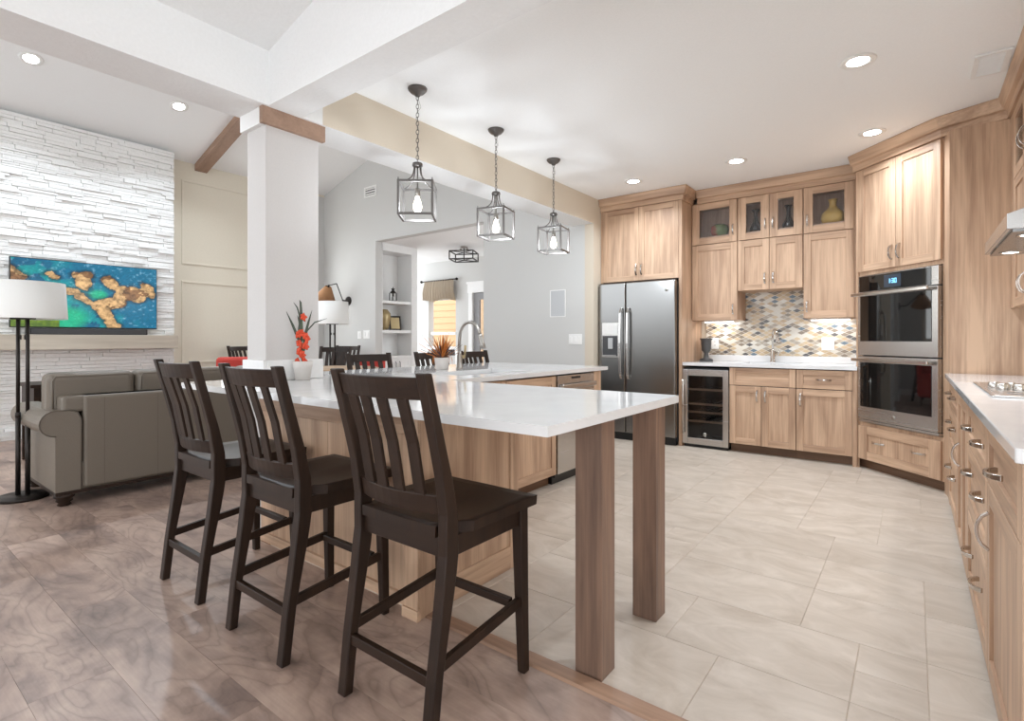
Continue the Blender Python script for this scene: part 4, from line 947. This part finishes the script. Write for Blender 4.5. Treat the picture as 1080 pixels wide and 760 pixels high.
# ------------------------------------------------------------------ pendants
def chain(pts_top, z_bot, parent, name='chain'):
    mb = MB(); z = pts_top; k = 0; L = 0.036
    while z > z_bot+0.01:
        pts = []
        for i in range(9):
            a = 2*PI*i/8; c_, s_ = 0.009*math.cos(a), L/2*math.sin(a)
            pts.append((c_, 0, z-L/2+s_) if k % 2 == 0 else (0, c_, z-L/2+s_))
        mb.tube(pts, 0.0022, 5, cap=False); z -= L*0.80; k += 1
    return mb.build(name, 'pend', parent)
def make_pendant(label):
    t = thing('pendant_light', label, 'pendant light', (0, 0, CEIL), 0, 'lantern pendants over the counter')
    MB().lathe([(0.001, -0.05), (0.018, -0.05), (0.02, -0.04), (0.045, -0.03), (0.062, -0.012), (0.066, 0.0)], (0, 0, 0), 24).build('canopy', 'pend', t)
    zc = -0.517         # top of lantern collar
    chain(-0.045, zc+0.02, t)
    mb = MB(); mb.tube([(0.0, 0.0, -0.03)] + [(0.012*math.sin(k*1.3)+(0.018 if k == 2 else 0), 0.010*math.cos(k*1.7), -0.05-k*0.04) for k in range(8)] + [(0, 0, zc)], 0.0016, 5); mb.build('cord', 'nickel', t)
    s = 0.111; zt_, zb_ = -0.655, -0.870; b = 0.007
    mb = MB(); mb.lathe([(0.012, zc+0.02), (0.032, zc+0.012), (0.036, zc), (0.036, zc-0.008), (0.02, zc-0.014)], (0, 0, 0), 18)
    mb.build('collar', 'pend', t)
    for sx in (-1, 1):
        for sy in (-1, 1):
            mb = MB(); pts = []
            for k in range(9):
                u = k/8; rr_ = 0.02+(s-0.02)*(u**2.3); z_ = zc-0.01+(zt_+0.004-(zc-0.01))*(1-(1-u)**1.7)
                pts.append((sx*rr_, sy*rr_, z_))
            mb.tube(pts, 0.0045, 6); mb.build('curved_arm', 'pend', t)
    fr_ = MB()
    for z_ in (zt_, zb_):
        for sg in (-1, 1):
            fr_.box(-s-b, s+b, sg*s-b, sg*s+b, z_-b, z_+b); fr_.box(sg*s-b, sg*s+b, -s+b, s-b, z_-b, z_+b)
    for sx in (-1, 1):
        for sy in (-1, 1):
            fr_.box(sx*s-b, sx*s+b, sy*s-b, sy*s+b, zb_+b, zt_-b); fr_.lathe([(0.004, zt_+b), (0.003, zt_+0.022), (0.001, zt_+0.024)], (sx*s, sy*s, 0), 8)
    fr_.build('cage', 'pend', t)
    MB().lathe([(0.005, zc), (0.005, zt_-0.02), (0.018, zt_-0.022), (0.019, zt_-0.075), (0.014, zt_-0.078)], (0, 0, 0), 14).build('socket', 'nickel', t)
    bl = MB().lathe([(0.012, zt_-0.076), (0.017, zt_-0.095), (0.028, zt_-0.13), (0.030, zt_-0.15), (0.022, zt_-0.175), (0.001, zt_-0.185)], (0, 0, 0), 16).build('bulb', 'bulb', t)
    l = bpy.data.lights.new('bulb_lamp', 'POINT'); l.energy = PEND_W; l.color = (0.84, 0.92, 1.0); l.shadow_soft_size = 0.03
    lo = bpy.data.objects.new('bulb_lamp', l); COL.objects.link(lo); lo.parent = t; lo.location = (0, 0, zt_-0.15)
    bl.visible_shadow = True
    return t
p1 = make_pendant('nearest of the three square lantern pendants, above the counter corner by the column'); p1.location = (-2.672, 2.44, CEIL); p1.rotation_euler.z = math.radians(40)
p2 = copy_tree(p1); p2['label'] = 'middle of the three square lantern pendants over the peninsula'; p2.location = (-2.69, 3.305, CEIL); p2.rotation_euler.z = math.radians(16)
p3 = copy_tree(p1); p3['label'] = 'farthest square lantern pendant, closest to the refrigerator wall'; p3.location = (-2.705, 4.185, CEIL); p3.rotation_euler.z = math.radians(12)

# ------------------------------------------------------------------ recessed lamps, vents
def can(label, loc, power, tilt=0.0, r=0.078):
    t = thing('recessed_light', label, 'ceiling light', loc, 0, 'recessed ceiling lights'); t.rotation_euler.y = tilt
    MB().lathe([(r*0.78, -0.004), (r, -0.006), (r*1.22, -0.004), (r*1.24, 0.0), (r*0.78, 0.001), (r*0.78, -0.004)], (0, 0, 0), 28, cap=False).build('trim_ring', 'plate', t)
    MB().lathe([(0.001, -0.003), (r*0.80, -0.003), (r*0.80, 0.0), (0.001, 0.0)], (0, 0, 0), 28).build('lens', 'canlens', t)
    l = bpy.data.lights.new('can_lamp', 'AREA'); l.shape = 'DISK'; l.size = r*1.5; l.energy = power; l.color = (0.80, 0.90, 1.0); l.spread = math.radians(140)
    o = bpy.data.objects.new('can_lamp', l); COL.objects.link(o); o.parent = t; o.location = (0, 0, -0.012)
    return t
can('recessed ceiling light nearest the camera on the kitchen ceiling', (-0.27, 3.83, CEIL-0.001), CAN_W)
can('recessed ceiling light in front of the corner oven tower', (-0.27, 5.22, CEIL-0.001), CAN_W)
can('recessed ceiling light in front of the glass-topped wall cabinets', (-1.34, 5.27, CEIL-0.001), CAN_W)
can('recessed ceiling light in front of the refrigerator cabinet', (-2.39, 5.27, CEIL-0.001), CAN_W)
can('added unseen ceiling light above the near end of the right-hand counter, by the beam', (-0.27, 2.43, CEIL-0.001), CAN_W)  # extra can out of view, added to brighten the right counter
sl = -math.atan(0.31)
can('left recessed light in the sloped living room ceiling above the television', (-7.51, 1.34, vz(-7.51)-0.002), LIV_W, sl, 0.085)
can('right recessed light in the sloped living room ceiling near the wood batten', (-7.52, 2.77, vz(-7.52)-0.002), LIV_W, sl, 0.085)
def vent(label, loc, rot, w, h, n, mat='plate'):
    t = thing('air_vent', label, 'vent', loc); t.rotation_euler = rot
    f = 0.028
    MB().box(-w/2, w/2, -0.013, 0, -h/2, -h/2+f).box(-w/2, w/2, -0.013, 0, h/2-f, h/2).box(-w/2, -w/2+f, -0.013, 0, -h/2+f, h/2-f).box(w/2-f, w/2, -0.013, 0, -h/2+f, h/2-f).build('frame', mat, t, bevel=0.002)
    box(-w/2+f, w/2-f, -0.001, 0, -h/2+f, h/2-f).build('duct', 'darkgrey', t)
    for k in range(n):
        z_ = -h/2+f+(h-2*f)*(k+0.5)/n; MB().bar((-w/2+f, -0.005, z_), (w/2-f, -0.005, z_), (h-2*f)/n*0.62, 0.0015, up=(0, 0.8, 0.6)).build('slat', mat, t)
    return t
vent('white louvered vent in the kitchen ceiling near the right cabinets', (0.375, 4.35, CEIL-0.001), (PI/2, 0, PI), 0.17, 0.34, 5)
vent('small white vent high on the dining room wall', (-7.29, 5.599, 3.68), (0, 0, 0), 0.32, 0.18, 3)

# ------------------------------------------------------------------ living room
TX = -8.33
tv = thing('television', 'wide flat television showing a rocky turquoise coast on the stone wall', 'television', (TX, 2.047, 1.324), PI/2)
tw, th_ = 1.494, 0.828
box(-tw/2, tw/2, 0.0, 0.045, 0, th_).build('body', 'black', tv, bevel=0.003)
import math as _m
def vnoise(seed):
    rr_ = random.Random(seed); tab = [rr_.random() for _ in range(4096)]
    def h(i, j): return tab[(i*57+j*131+(i*j) % 17) % 4096]
    def n(x, y):
        i, j = _m.floor(x), _m.floor(y); fx, fy = x-i, y-j; fx = fx*fx*(3-2*fx); fy = fy*fy*(3-2*fy)
        return (h(i, j)*(1-fx)+h(i+1, j)*fx)*(1-fy)+(h(i, j+1)*(1-fx)+h(i+1, j+1)*fx)*fy
    def f(x, y): return 0.5*n(x, y)+0.25*n(2*x+7, 2*y+3)+0.15*n(4*x, 4*y+9)+0.1*n(8*x+1, 8*y)
    return f
nA, nB, nC = vnoise(1), vnoise(2), vnoise(3)
def seg_d(px_, py_, a, b):
    ax, ay = a; bx, by = b; t = max(0, min(1, ((px_-ax)*(bx-ax)+(py_-ay)*(by-ay))/((bx-ax)**2+(by-ay)**2+1e-9)))
    return _m.hypot(px_-ax-t*(bx-ax), py_-ay-t*(by-ay))
ROCK = [((.46, .74), (.46, .70), .10), ((.40, .80), (.50, .80), .05), ((.62, .75), (.68, .68), .075), ((.68, .66), (.80, .60), .06), ((.80, .62), (.95, .58), .07), ((.90, .70), (.95, .66), .05), ((.70, .48), (.88, .52), .07), ((.42, .48), (.55, .34), .055), ((.55, .36), (.72, .42), .085), ((.58, .30), (.66, .05), .07), ((.62, .1), (.70, .02), .05), ((.02, .78), (.05, .72), .075), ((.22, .80), (.24, .80), .035), ((.30, .58), (.40, .54), .05), ((.24, .76), (.28, .74), .02)]
def picture(u, v):
    x, y = u*1.8, v
    w_ = 0.045*(nA(u*14, v*9)-0.5)*2
    d = min(seg_d(x, y, (a[0]*1.8, a[1]), (b[0]*1.8, b[1]))-r*1.05 for a, b, r in ROCK) + w_
    n1, n2, n3 = nA(u*9+2, v*6), nB(u*40, v*26), nC(u*90, v*60)
    deep = (0.0, 0.10, 0.20); mid = (0.0, 0.22, 0.36); teal = (0.0, 0.42, 0.40); green = (0.02, 0.52, 0.32)
    sh = max(0.0, min(1.0, (0.62-u)*1.6+(0.5-v)*0.9 + (n1-0.5)*1.3))
    c = [mid[k]*(1-sh)+(teal if n1 > .52 else deep)[k]*sh for k in range(3)]
    g = max(0, 1-_m.hypot((u-.35)/.17, (v-.14)/.22)); g2 = max(0, 1-_m.hypot((u-.56)/.08, (v-.52)/.09))
    gg = min(1, 2.2*max(g, g2)); c = [c[k]*(1-gg)+green[k]*gg for k in range(3)]
    foam = max(0, n2-0.6)*1.6*(1 if v > .62 or u > .7 else 0.4); c = [min(1, k+foam*0.8) for k in c]
    k2 = 0.75+0.5*n3; c = [k*k2 for k in c]
    if v < .1 and u < .3: c = [0.25*n2+.05, 0.30*n2+.12, 0.05]
    if -0.0 <= d < 0.05: k3 = 0.35+0.65*d/0.05; c = [k*k3 for k in c]
    if d < 0:
        l_ = 0.35+1.2*(n2-0.3)+0.4*(n3-.5)+min(.35, -d*4); l_ = max(0.06, min(1.15, l_))
        c = [0.82*l_, 0.56*l_, 0.30*l_]
        if n1 < 0.42: c = [0.5*c[0], 0.42*c[1], 0.4*c[2]]
    return tuple(min(1, max(0, k)**1.25) for k in c)+(1,)
gw, gh = 260, 146; vv, ff, cc = [], [], []
for j in range(gh+1):
    for i in range(gw+1):
        vv.append((-tw/2+0.008+(tw-0.016)*i/gw, -0.0015, 0.012+(th_-0.020)*j/gh)); cc += picture(i/gw, j/gh)
for j in range(gh):
    for i in range(gw): k = j*(gw+1)+i; ff.append((k, k+1, k+gw+2, k+gw+1))
me = bpy.data.meshes.new('screen'); me.from_pydata(vv, [], ff); me.materials.append(M['tvpic'])
ca = me.color_attributes.new('picture', 'FLOAT_COLOR', 'POINT'); ca.data.foreach_set('color', cc)
so = bpy.data.objects.new('screen', me); COL.objects.link(so); so.parent = tv
sb = thing('soundbar', 'long black soundbar on the mantel below the television', 'soundbar', (-8.27, 2.05, 1.242), PI/2)
box(-0.6, 0.6, -0.05, 0.05, 0, 0.075).build('body', 'black', sb, bevel=0.01, seg=3)
box(-0.58, 0.58, -0.053, -0.049, 0.006, 0.066).build('speaker_cloth', 'darkgrey', sb)
tag(box(-8.395, -8.20, -1.5, 3.012, 1.06, 1.24).build('mantel_shelf', 'mantle', bevel=0.004), 'pale wood mantel beam across the white stone wall', 'mantel')
# sofa
so_ = thing('sofa', 'grey-beige leather sofa with rolled arms seen from behind', 'sofa', (-4.75, 0, 0))
yl, yr = 0.975, 3.15
box(-0.92, -0.01, yl+0.01, yr-0.01, 0.105, 0.30).build('frame', 'leather', so_, bevel=0.01)
box(-0.93, 0.0, yl, yr, 0.082, 0.108).build('base_rail', 'espresso', so_, bevel=0.003)
MB().box(-0.2, 0.0, yl+0.155, yr-0.155, 0.108, 0.775).build('back_panel', 'leather', so_, bevel=0.022, seg=3)
bkp = MB().box(-0.24, -0.02, yl+0.04, yr-0.04, 0.66, 0.775).build('back_crest', 'leather', so_, bevel=0.022, seg=3)
mb = MB()
for yy in (1.255, 1.60, 2.0): mb.box(-0.002, 0.0015, yy-0.001, yy+0.001, 0.11, 0.76)
mb.build('seam', 'seam', so_)
def arm(yc, sgn):
    pr = []
    r_ = 0.09; zc_ = 0.592
    pr.append((yc-sgn*0.0, 0.108)); 
    outer = yc-sgn*0.02
    pr = [(outer, 0.108), (outer, zc_-r_*0.98)]
    for k in range(11):
        a_ = -PI/2-PI*k/10 if sgn > 0 else -PI/2+PI*k/10
        pr.append((yc-sgn*0.015+r_*math.cos(a_), zc_+r_*math.sin(a_)))
    pr += [(yc+sgn*0.06, zc_+r_*0.96), (yc+sgn*0.105, zc_+r_*0.75), (yc+sgn*0.125, zc_+r_*0.2), (yc+sgn*0.125, 0.108)]
    mb = MB(); mb.prism_x(pr, -0.92, -0.004); o_ = mb.build('arm', 'leather', so_, bevel=0.008, seg=3)
    for p in o_.data.polygons: p.use_smooth = False
    w_ = MB(); w_.tube([(-0.003, y_, z_) for y_, z_ in pr[2:]], 0.004, 6); w_.build('welt', 'seam', so_)
    return o_
arm(yl+0.02, 1); arm(yr-0.02, -1)
for (a_, b_) in ((0.96, 1.50), (1.505, 2.32), (2.325, 3.16)):
    cu = MB().box(-0.36, -0.16, a_, b_, 0.60, 0.935).build('back_cushion', 'leather', so_, bevel=0.05, seg=4)
    MB().tube([(-0.165, a_+0.035, 0.64), (-0.158, a_+0.03, 0.88), (-0.165, a_+0.05, 0.912), (-0.165, b_-0.05, 0.912), (-0.158, b_-0.03, 0.88)], 0.006, 6).build('welt', 'leather', cu)
for (a_, b_) in ((1.11, 1.73), (1.735, 2.38), (2.385, 3.02)): MB().box(-0.93, -0.3, a_, b_, 0.30, 0.46).build('seat_cushion', 'leather', so_, bevel=0.04, seg=3)
for lx in (-0.055, -0.86):
    for ly in (yl+0.06, yr-0.06): MB().lathe([(0.03, 0), (0.042, 0.008), (0.034, 0.022), (0.05, 0.036), (0.044, 0.05), (0.06, 0.064), (0.06, 0.083)], (lx, ly, 0), 18).build('leg', 'espresso', so_)
et = thing('side_table', 'small dark wood side table peeking out past the sofa arm', 'side table', (-6.75, 1.35, 0))
box(-0.28, 0.28, -0.2, 0.28, 0.73, 0.76).build('tabletop', 'espresso_h', et, bevel=0.004)
box(-0.25, 0.25, -0.17, 0.25, 0.56, 0.73).build('apron', 'espresso_h', et)
for fx in (-.23, .23):
    for fy in (-.15, .23): box(fx-.02, fx+.02, fy-.02, fy+.02, 0, 0.56).build('leg', 'espresso', et)

def floor_lamp(label, loc, rz, h0, h1, r, base_r, rods=0.036):
    t = thing('floor_lamp', label, 'floor lamp', loc, rz)
    MB().lathe([(base_r, 0), (base_r, 0.022), (base_r*0.96, 0.028), (0.001, 0.028)], (0, 0, 0), 32).build('base', 'bronze', t)
    for sx in (-1, 1):
        mb = MB(); mb.tube([(sx*rods, 0, 0.026), (sx*rods, 0, 0.62)], 0.0155, 10); mb.tube([(sx*rods, 0, 0.62), (sx*rods, 0, h0+0.01)], 0.012, 10); mb.lathe([(0.0165, 0.60), (0.018, 0.62), (0.0165, 0.64)], (sx*rods, 0, 0), 12); mb.build('pole', 'bronze', t)
    box(-rods-0.045, rods+0.045, -0.02, 0.02, h0-0.005, h0+0.02).build('cross_bar', 'bronze', t, bevel=0.002)
    mb = MB(); n = 40
    for ro, ri in ((r, r-0.004),):
        rings = [[(q*math.cos(2*PI*k/n), q*math.sin(2*PI*k/n), z_) for k in range(n)] for q, z_ in ((ro*1.03, h0), (ro*0.97, h1), (ri*0.97, h1), (ri*1.03, h0), (ro*1.03, h0))]
        mb.loft(rings, 0, True, cap=False)
    mb.build('lamp_shade', 'shade', t)
    MB().tube([(0, 0, h0+0.02), (0, 0, h0+0.1)], 0.018, 10).build('socket', 'bronze', t)
    for sx in (-1, 1):
        mb = MB(); mb.tube([(sx*rods*0.45, 0.0, h0), (sx*rods*0.45, 0.0, h0-0.12)], 0.0012, 5); mb.lathe([(0.005, h0-0.155), (0.006, h0-0.125), (0.002, h0-0.12)], (sx*rods*0.45, 0.0, 0), 8); mb.build('pull_chain', 'bronze', t)
    return t
VA = math.radians(37.4)
floor_lamp('white-shaded bronze floor lamp beside the leather sofa arm', (-5.27, 0.895, 0), VA, 1.335, 1.605, 0.252, 0.15)
floor_lamp('white-shaded bronze floor lamp in the dining room behind the orange-flowered plant', (-6.59, 4.40, 0), VA, 1.40, 1.72, 0.222, 0.16, 0.034)

# ------------------------------------------------------------------ dining wall pieces
sc_ = thing('wall_sconce', 'swing-arm wall lamp with woven tan cone shade on the grey wall', 'wall lamp', (-7.90, 5.6, 1.86))
MB().lathe([(0.001, -0.03), (0.04, -0.03), (0.075, -0.02), (0.08, 0.0), (0.001, 0.0)], (0, 0, 0), 20, axis='Y').build('wall_plate', 'bronze', sc_)
mb = MB(); mb.tube([(0, -0.03, 0), (0, -0.12, 0.0), (0.02, -0.14, 0.01)], 0.012, 8); mb.tube([(0.02, -0.14, 0.01), (0.20, -0.38, 0.26)], 0.009, 8); mb.tube([(0.20, -0.38, 0.26), (-0.02, -0.38, 0.245)], 0.009, 8); mb.tube([(-0.02, -0.38, 0.25), (-0.045, -0.38, 0.20)], 0.016, 8); mb.build('swing_arm', 'bronze', sc_)
mb = MB(); base = Vector((-0.035, -0.38, 0.225)); n = 24
ax = Vector((-0.40, 0.0, -0.80)).normalized(); u_ = ax.cross(Vector((0, 1, 0))).normalized(); w_ = ax.cross(u_)
rings = [[base+ax*h_+(u_*math.cos(2*PI*k/n)+w_*math.sin(2*PI*k/n))*q for k in range(n)] for q, h_ in ((0.05, 0.0), (0.19, 0.25), (0.186, 0.25), (0.046, 0.004), (0.05, 0.0))]
mb.loft(rings, 0, True, cap=False); mb.build('cone_shade', 'wicker', sc_)
outlet('narrow white single switch on the grey wall left of the shelf niche', (-7.59, 5.599, 1.26), 0, 0.10, 0.13, 'light_switch', 'light switch', 1, True)
outlet('wider white double switch on the grey wall beside the shelf niche', (-7.39, 5.599, 1.27), 0, 0.17, 0.14, 'light_switch', 'light switch', 2, True)
outlet('white triple switch plate on the grey wall beside the refrigerator', (-3.30, 5.599, 1.185), 0, 0.185, 0.125, 'light_switch', 'light switch', 3, True)
sg = thing('wall_speaker', 'grey in-wall speaker grille on the wall left of the refrigerator', 'speaker', (-3.555, 5.599, 1.635))
MB().box(-0.115, 0.115, -0.006, 0, -0.17, -0.16).box(-0.115, 0.115, -0.006, 0, 0.16, 0.17).box(-0.115, -0.105, -0.006, 0, -0.16, 0.16).box(0.105, 0.115, -0.006, 0, -0.16, 0.16).build('frame', 'plate', sg)
box(-0.105, 0.105, -0.004, 0, -0.16, 0.16).build('grille', 'grille', sg)
# niche
for z_, lab in ((1.855, 'upper white floating shelf in the wall niche'), (1.345, 'lower white floating shelf in the wall niche')):
    tag(box(NBX+0.002, NX-0.02, 5.745, 6.395, z_-0.05, z_).build('niche_shelf', 'white', bevel=0.003), lab, 'shelf', 'niche shelves')
nc = thing('niche_cabinet', 'white cabinet with dark bar handles at the bottom of the niche', 'cabinet', (NX, 5.745, 0), PI/2)
box(0, 0.65, 0.02, 0.38, 0, 0.86).build('carcass', 'white', nc)
box(-0.0, 0.652, -0.015, 0.38, 0.86, 0.90).build('top', 'white', nc, bevel=0.003)
for a_, b_, hx in ((0.005, 0.323, 0.28), (0.328, 0.645, 0.37)):
    d = shaker('door', a_, b_, 0.08, 0.85, nc, y=0.02, mats=('white', 'white')); mb = MB(); mb.tube([(hx, 0.0, 0.62), (hx, -0.025, 0.64), (hx, -0.025, 0.78), (hx, 0.0, 0.80)], 0.006, 8); mb.build('handle', 'bronze', d)
outlet('white outlet inside the shelf niche below the lower shelf', (NBX+0.001, 6.0, 1.18), PI/2, 0.08, 0.13)
ln = thing('candle_lantern', 'small black candle lantern on the upper niche shelf', 'lantern', (-7.36, 6.14, 1.8555))
MB().box(-.05, .05, -.05, .05, 0, .02).build('base', 'bronze', ln, bevel=0.003)
mb = MB()
for sx in (-1, 1):
    for sy in (-1, 1): mb.box(sx*.042-.006, sx*.042+.006, sy*.042-.006, sy*.042+.006, .02, .15)
mb.build('frame', 'bronze', ln)
MB().lathe([(0.028, 0.02), (0.028, 0.09), (0.001, 0.09)], (0, 0, 0), 14).build('candle', 'plate', ln)
MB().lathe([(0.062, 0.15), (0.03, 0.19), (0.024, 0.195), (0.024, 0.215), (0.036, 0.225), (0.006, 0.24), (0.006, 0.26), (0.001, 0.26)], (0, 0, 0), 16).build('roof', 'bronze', ln)
vase('ginger_jar', 'pale gold ribbed vase on the lower niche shelf', 'vase', [(0.07, 0), (0.1, 0.06), (0.13, 0.22), (0.13, 0.29), (0.09, 0.34), (0.08, 0.36), (0.068, 0.36), (0.07, 0.2)], -7.37, 5.93, 1.3455, 'gold', 24)
pf = thing('photo_frame', 'dark picture frame leaning on the lower niche shelf', 'picture frame', (-7.36, 6.20, 1.3455), PI/2-0.35)
MB().loft([[(-.11, y_, z_) , (.11, y_, z_), (.11, y_+.02, z_), (-.11, y_+.02, z_)] for y_, z_ in ((0, 0), (0.05, 0.26))]).build('frame', 'bronze', pf, bevel=0.004)
MB().loft([[(-.08, y_-.002, z_), (.08, y_-.002, z_), (.08, y_+.001, z_), (-.08, y_+.001, z_)] for y_, z_ in ((0.0058, 0.03), (0.0442, 0.23))]).build('print', 'gold', pf)
# nook window with valance, glass door, ceiling light
wf = MB(); f = 0.06
wf.box(wx0-f, wx1+f, 7.875, 7.90, wz1, wz1+f).box(wx0-f, wx1+f, 7.86, 7.90, wz0-f, wz0).box(wx0-f, wx0, 7.88, 7.90, wz0, wz1).box(wx1, wx1+f, 7.88, 7.90, wz0, wz1)
wf.box(wx0, wx0+0.05, 7.92, 7.98, wz0, wz1).box(wx1-0.04, wx1, 7.92, 7.98, wz0, wz1).box(wx0+.05, wx1-.04, 7.92, 7.98, 1.28, 1.34).box(wx0+.05, wx1-.04, 7.92, 7.98, wz0, wz0+.05)
wn_ = S('window_1', wf, 'curtainwhite')
S('window_1_glass', box(wx0+.05, wx1-.04, 7.945, 7.952, wz0+.05, wz1), 'glass')
df = MB(); df.box(dx0-0.10, dx0, 7.875, 7.90, 0, 2.12).box(dx0-0.12, dx1+0.12, 7.87, 7.90, 2.12, 2.30).box(dx0-0.14, dx1+0.14, 7.855, 7.90, 2.30, 2.34).box(dx1, dx1+0.10, 7.875, 7.90, 0, 2.12)
S('trim_7', df, 'curtainwhite')
dm = MB(); dm.box(dx0+.003, dx0+0.15, 7.93, 7.97, 0.01, 2.115).box(dx1-0.15, dx1-.003, 7.93, 7.97, 0.01, 2.115).box(dx0+0.15, dx1-0.15, 7.93, 7.97, 0.01, 0.3).box(dx0+0.15, dx1-0.15, 7.93, 7.97, 1.98, 2.115)
S('door_1', dm, 'doorgrey')
S('door_1_glass', box(dx0+0.15, dx1-0.15, 7.945, 7.952, 0.3, 1.98), 'glass')
va = thing('window_valance', 'gathered beige linen valance on a dark rod over the nook window', 'curtain', (-7.93, 7.83, 0))
MB().tube([(-0.50, 0, 2.42), (0.50, 0, 2.42)], 0.012, 8).build('rod', 'bronze', va)
for sx in (-1, 1): MB().ell((sx*0.52, 0, 2.42), (0.03, 0.03, 0.03)).build('finial', 'bronze', va)
mb = MB(); nu, nv = 90, 10; rows = []
for j in range(nv+1):
    t2 = j/nv; row = []
    for i in range(nu+1):
        u2 = -1+2*i/nu; x_ = u2*(0.44+0.07*t2); zlo = 1.975 + 0.05*abs(math.sin(u2*2.4+0.8)); z_ = 2.43+(zlo-2.43)*t2
        y_ = 0.022*math.sin(u2*42+0.7*math.sin(u2*9))*(0.5+0.5*t2) - 0.05*math.sin(PI*min(1, t2*1.15))*t2
        row.append((x_, y_, z_))
    rows.append(row)
b0 = 0
for sgn in (0, 1): mb.v += [(x_, y_+0.004*sgn, z_) for row in rows for x_, y_, z_ in row]
nn = (nu+1)*(nv+1)
for j in range(nv):
    for i in range(nu):
        k = j*(nu+1)+i
        mb.face((k, k+1, k+nu+2, k+nu+1), 0, True); mb.face((nn+k, nn+k+nu+1, nn+k+nu+2, nn+k+1), 0, True)
mb.build('fabric', 'valance', va)
fl = thing('flush_ceiling_light', 'open metal cage ceiling light in the nook', 'ceiling light', (-6.35, 6.9, 2.83), 0.5)
MB().lathe([(0.001, -0.03), (0.06, -0.03), (0.065, 0.0)], (0, 0, 0), 18).build('canopy', 'nickel', fl)
mb = MB(); s_ = 0.21; b = 0.009
for z_ in (-0.10, -0.24):
    for sg_ in (-1, 1): mb.box(-s_-b, s_+b, sg_*s_-b, sg_*s_+b, z_-b, z_+b).box(sg_*s_-b, sg_*s_+b, -s_+b, s_-b, z_-b, z_+b)
    mb.bar((-s_, -s_, z_), (s_, s_, z_), 0.012, 0.012).bar((-s_, s_, z_), (s_, -s_, z_), 0.012, 0.012)
for sx in (-1, 1):
    for sy in (-1, 1): mb.box(sx*s_-b, sx*s_+b, sy*s_-b, sy*s_+b, -0.24, -0.10)
mb.tube([(0, 0, -0.02), (0, 0, -0.25)], 0.01, 8); mb.build('cage', 'bronze', fl)
for sx in (-1, 1): MB().lathe([(0.02, -0.03), (0.018, -0.06), (0.001, -0.065)], (sx*0.06, 0, 0), 12).build('socket', 'nickel', fl)
outlet('faint white switch on the nook back wall left of the window', (-8.55, 7.899, 1.3), 0, 0.1, 0.14, 'light_switch', 'light switch', 1, True)
# neighbour's house outside the nook window
nh = MB()
for k in range(22): nh.prism_x([(9.6, k*0.16), (9.585, k*0.16), (9.6, k*0.16+0.158)], -10.6, -5.0)
nh.box(-10.6, -5.0, 9.6, 9.7, 0, 3.6)
tag(nh.build('neighbour_house_wall', 'siding'), 'peach lap-sided house wall outside the nook window', 'house')
S('ground', box(-12, -4, 8.05, 10.5, -0.3, -0.02), 'grout')
